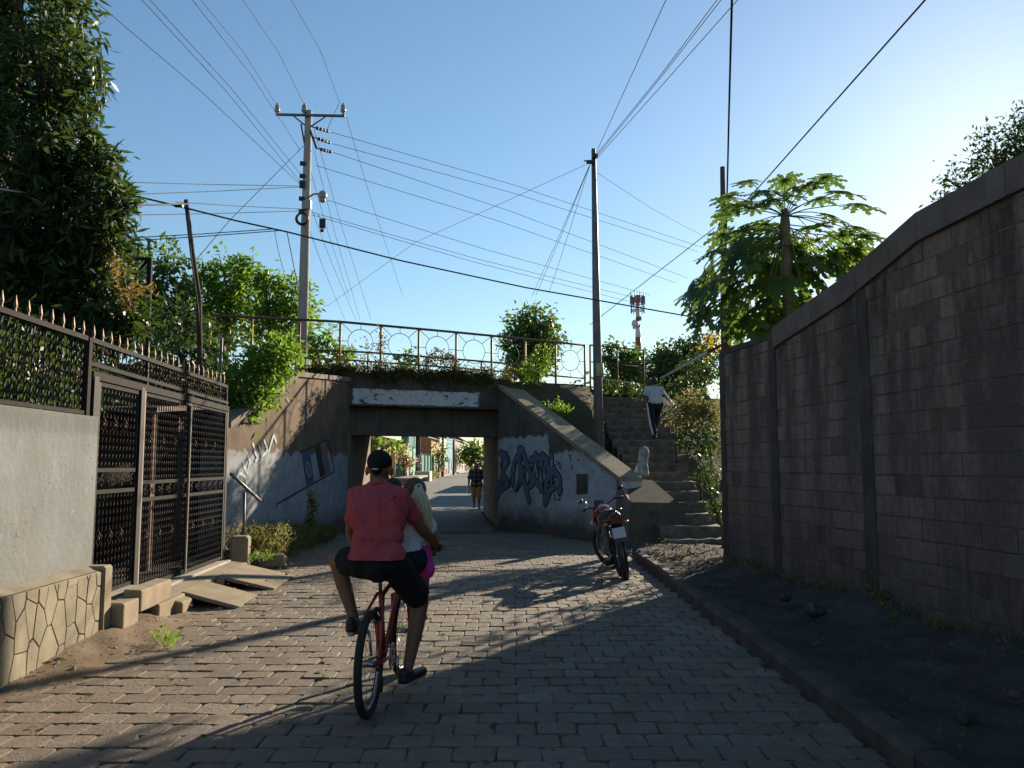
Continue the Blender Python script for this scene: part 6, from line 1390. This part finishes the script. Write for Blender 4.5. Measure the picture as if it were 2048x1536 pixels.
b = MB(); b.caps(K(-.05,.3,.78), K(-.03,-.22,.90), .065, .05).caps(K(.05,.3,.78), K(.03,-.22,.90), .065, .05); remesh(b, 'tail', m_mblk, .014, 2, mo)
MB().tube([K(-.11,.25,.93), K(-.115,-.15,.98), K(-.07,-.26,.985), K(.07,-.26,.985), K(.115,-.15,.98), K(.11,.25,.93)], .012, 8).build('grab_rail', m_mblk, mo)
MB().hexa([K(-.085,-.29,.80),K(.085,-.29,.80),K(.075,-.22,.80),K(-.075,-.22,.80),K(-.075,-.29,.90),K(.075,-.29,.90),K(.07,-.2,.90),K(-.07,-.2,.90)]).build('tail_light', m_lens, mo)
MB().hexa([K(-.09,-.335,.60),K(.09,-.335,.60),K(.09,-.32,.60),K(-.09,-.32,.60),K(-.09,-.30,.74),K(.09,-.30,.74),K(.09,-.285,.74),K(-.09,-.285,.74)]).build('licence_plate', flat('plate_white', (.55,.56,.60), .5), mo)
MB().hexa([K(-.075,-.34,.42),K(.075,-.34,.42),K(.075,-.32,.42),K(-.075,-.32,.42),K(-.085,-.33,.60),K(.085,-.33,.60),K(.085,-.2,.80),K(-.085,-.2,.80)]).build('mud_flap', m_mblk, mo)
MB().ring(K(0,0,.31), .37, .05, axm, 14, 6, (1.2,3.3)).build('rear_fender', m_mblk, mo)
MB().box(K(0,.58,.42), (.22,.30,.26), MRZ, .04).box(K(0,.68,.60), (.18,.2,.18), MRZ, .03).build('engine', m_steel, mo)
fr = MB()
for s in (-1,1): fr.tube([K(.05*s,1.06,.86), K(.10*s,.62,.78), K(.10*s,.1,.78)], .02, 6).tube([K(.07*s,0,.31), K(.09*s,.45,.36)], .022, 6).tube([K(.09*s,.03,.36), K(.10*s,.1,.78)], .026, 8).tube([K(.04*s,1.0,.78), K(.09*s,.75,.30), K(.09*s,.35,.28)], .018, 6)
fr.build('frame', m_mblk, mo)
MB().tube([K(.12,.75,.45), K(.15,.6,.24), K(.16,.3,.28), K(.17,-.12,.36)], [.02,.022,.042,.045], 10).build('exhaust', m_chrome, mo)
MB().tube([KS(-.36,.92,1.02), KS(-.28,1.0,1.04), KS(-.12,1.02,.98), KS(.12,1.02,.98), KS(.28,1.0,1.04), KS(.36,.92,1.02)], .012, 8).build('handlebar', m_mblk, mo)
for s in (-1,1): MB().tube([KS(.25*s,.985,1.035), KS(.37*s,.91,1.02)], .019, 8).build('grip', m_black, mo)
for s in (-1,1):
    st_ = MB().tube([KS(.22*s,1.0,1.04), KS(.27*s,.97,1.12), KS(.33*s,.95,1.16)], .007, 6).build('mirror_stalk', m_chrome, mo)
    rt = (SM @ MMx).to_3x3(); MB().ball(KS(.37*s,.945,1.17), (.055,.018,.038), 14, 8, rt).build('mirror', m_chrome if s < 0 else m_mblk, mo)
MB().ball(KS(0,1.12,.92), (.09,.08,.1), 14, 10).box(KS(0,1.05,1.03), (.16,.06,.09), 0, .02).build('headlight', m_mblk, mo)
for s, y, z in ((-1,1.08,.9),(1,1.08,.9),(-1,-.2,.80),(1,-.2,.80)):
    p = KS(.16*s,y,z) if y > 0 else K(.15*s,y,z); q_ = KS(.09*s,y,z) if y > 0 else K(.06*s,y,z); t_ = MB().tube([q_, p], .008, 5).build('indicator_stem', m_mblk, mo); MB().ball(p, (.03,.024,.02), 10, 8).build('indicator', m_amber, t_)
b = MB(); b.hexa([K(-.17,.95,.78),K(-.12,.95,.72),K(-.14,1.25,.70),K(-.19,1.25,.72),K(-.15,.9,.86),K(-.12,.9,.86),K(-.13,1.2,.78),K(-.16,1.2,.78)]); b.build('side_cowl', m_mred, mo)
b = MB(); b.hexa([K(.17,.95,.78),K(.12,.95,.72),K(.14,1.25,.70),K(.19,1.25,.72),K(.15,.9,.86),K(.12,.9,.86),K(.13,1.2,.78),K(.16,1.2,.78)]); b.build('side_cowl', m_mred, mo)
fs_ = K(-.12,.45,.26); MB().tube([fs_, V((fs_.x-.16, fs_.y-.08, .02))], .012, 6).build('side_stand', m_steel, mo)
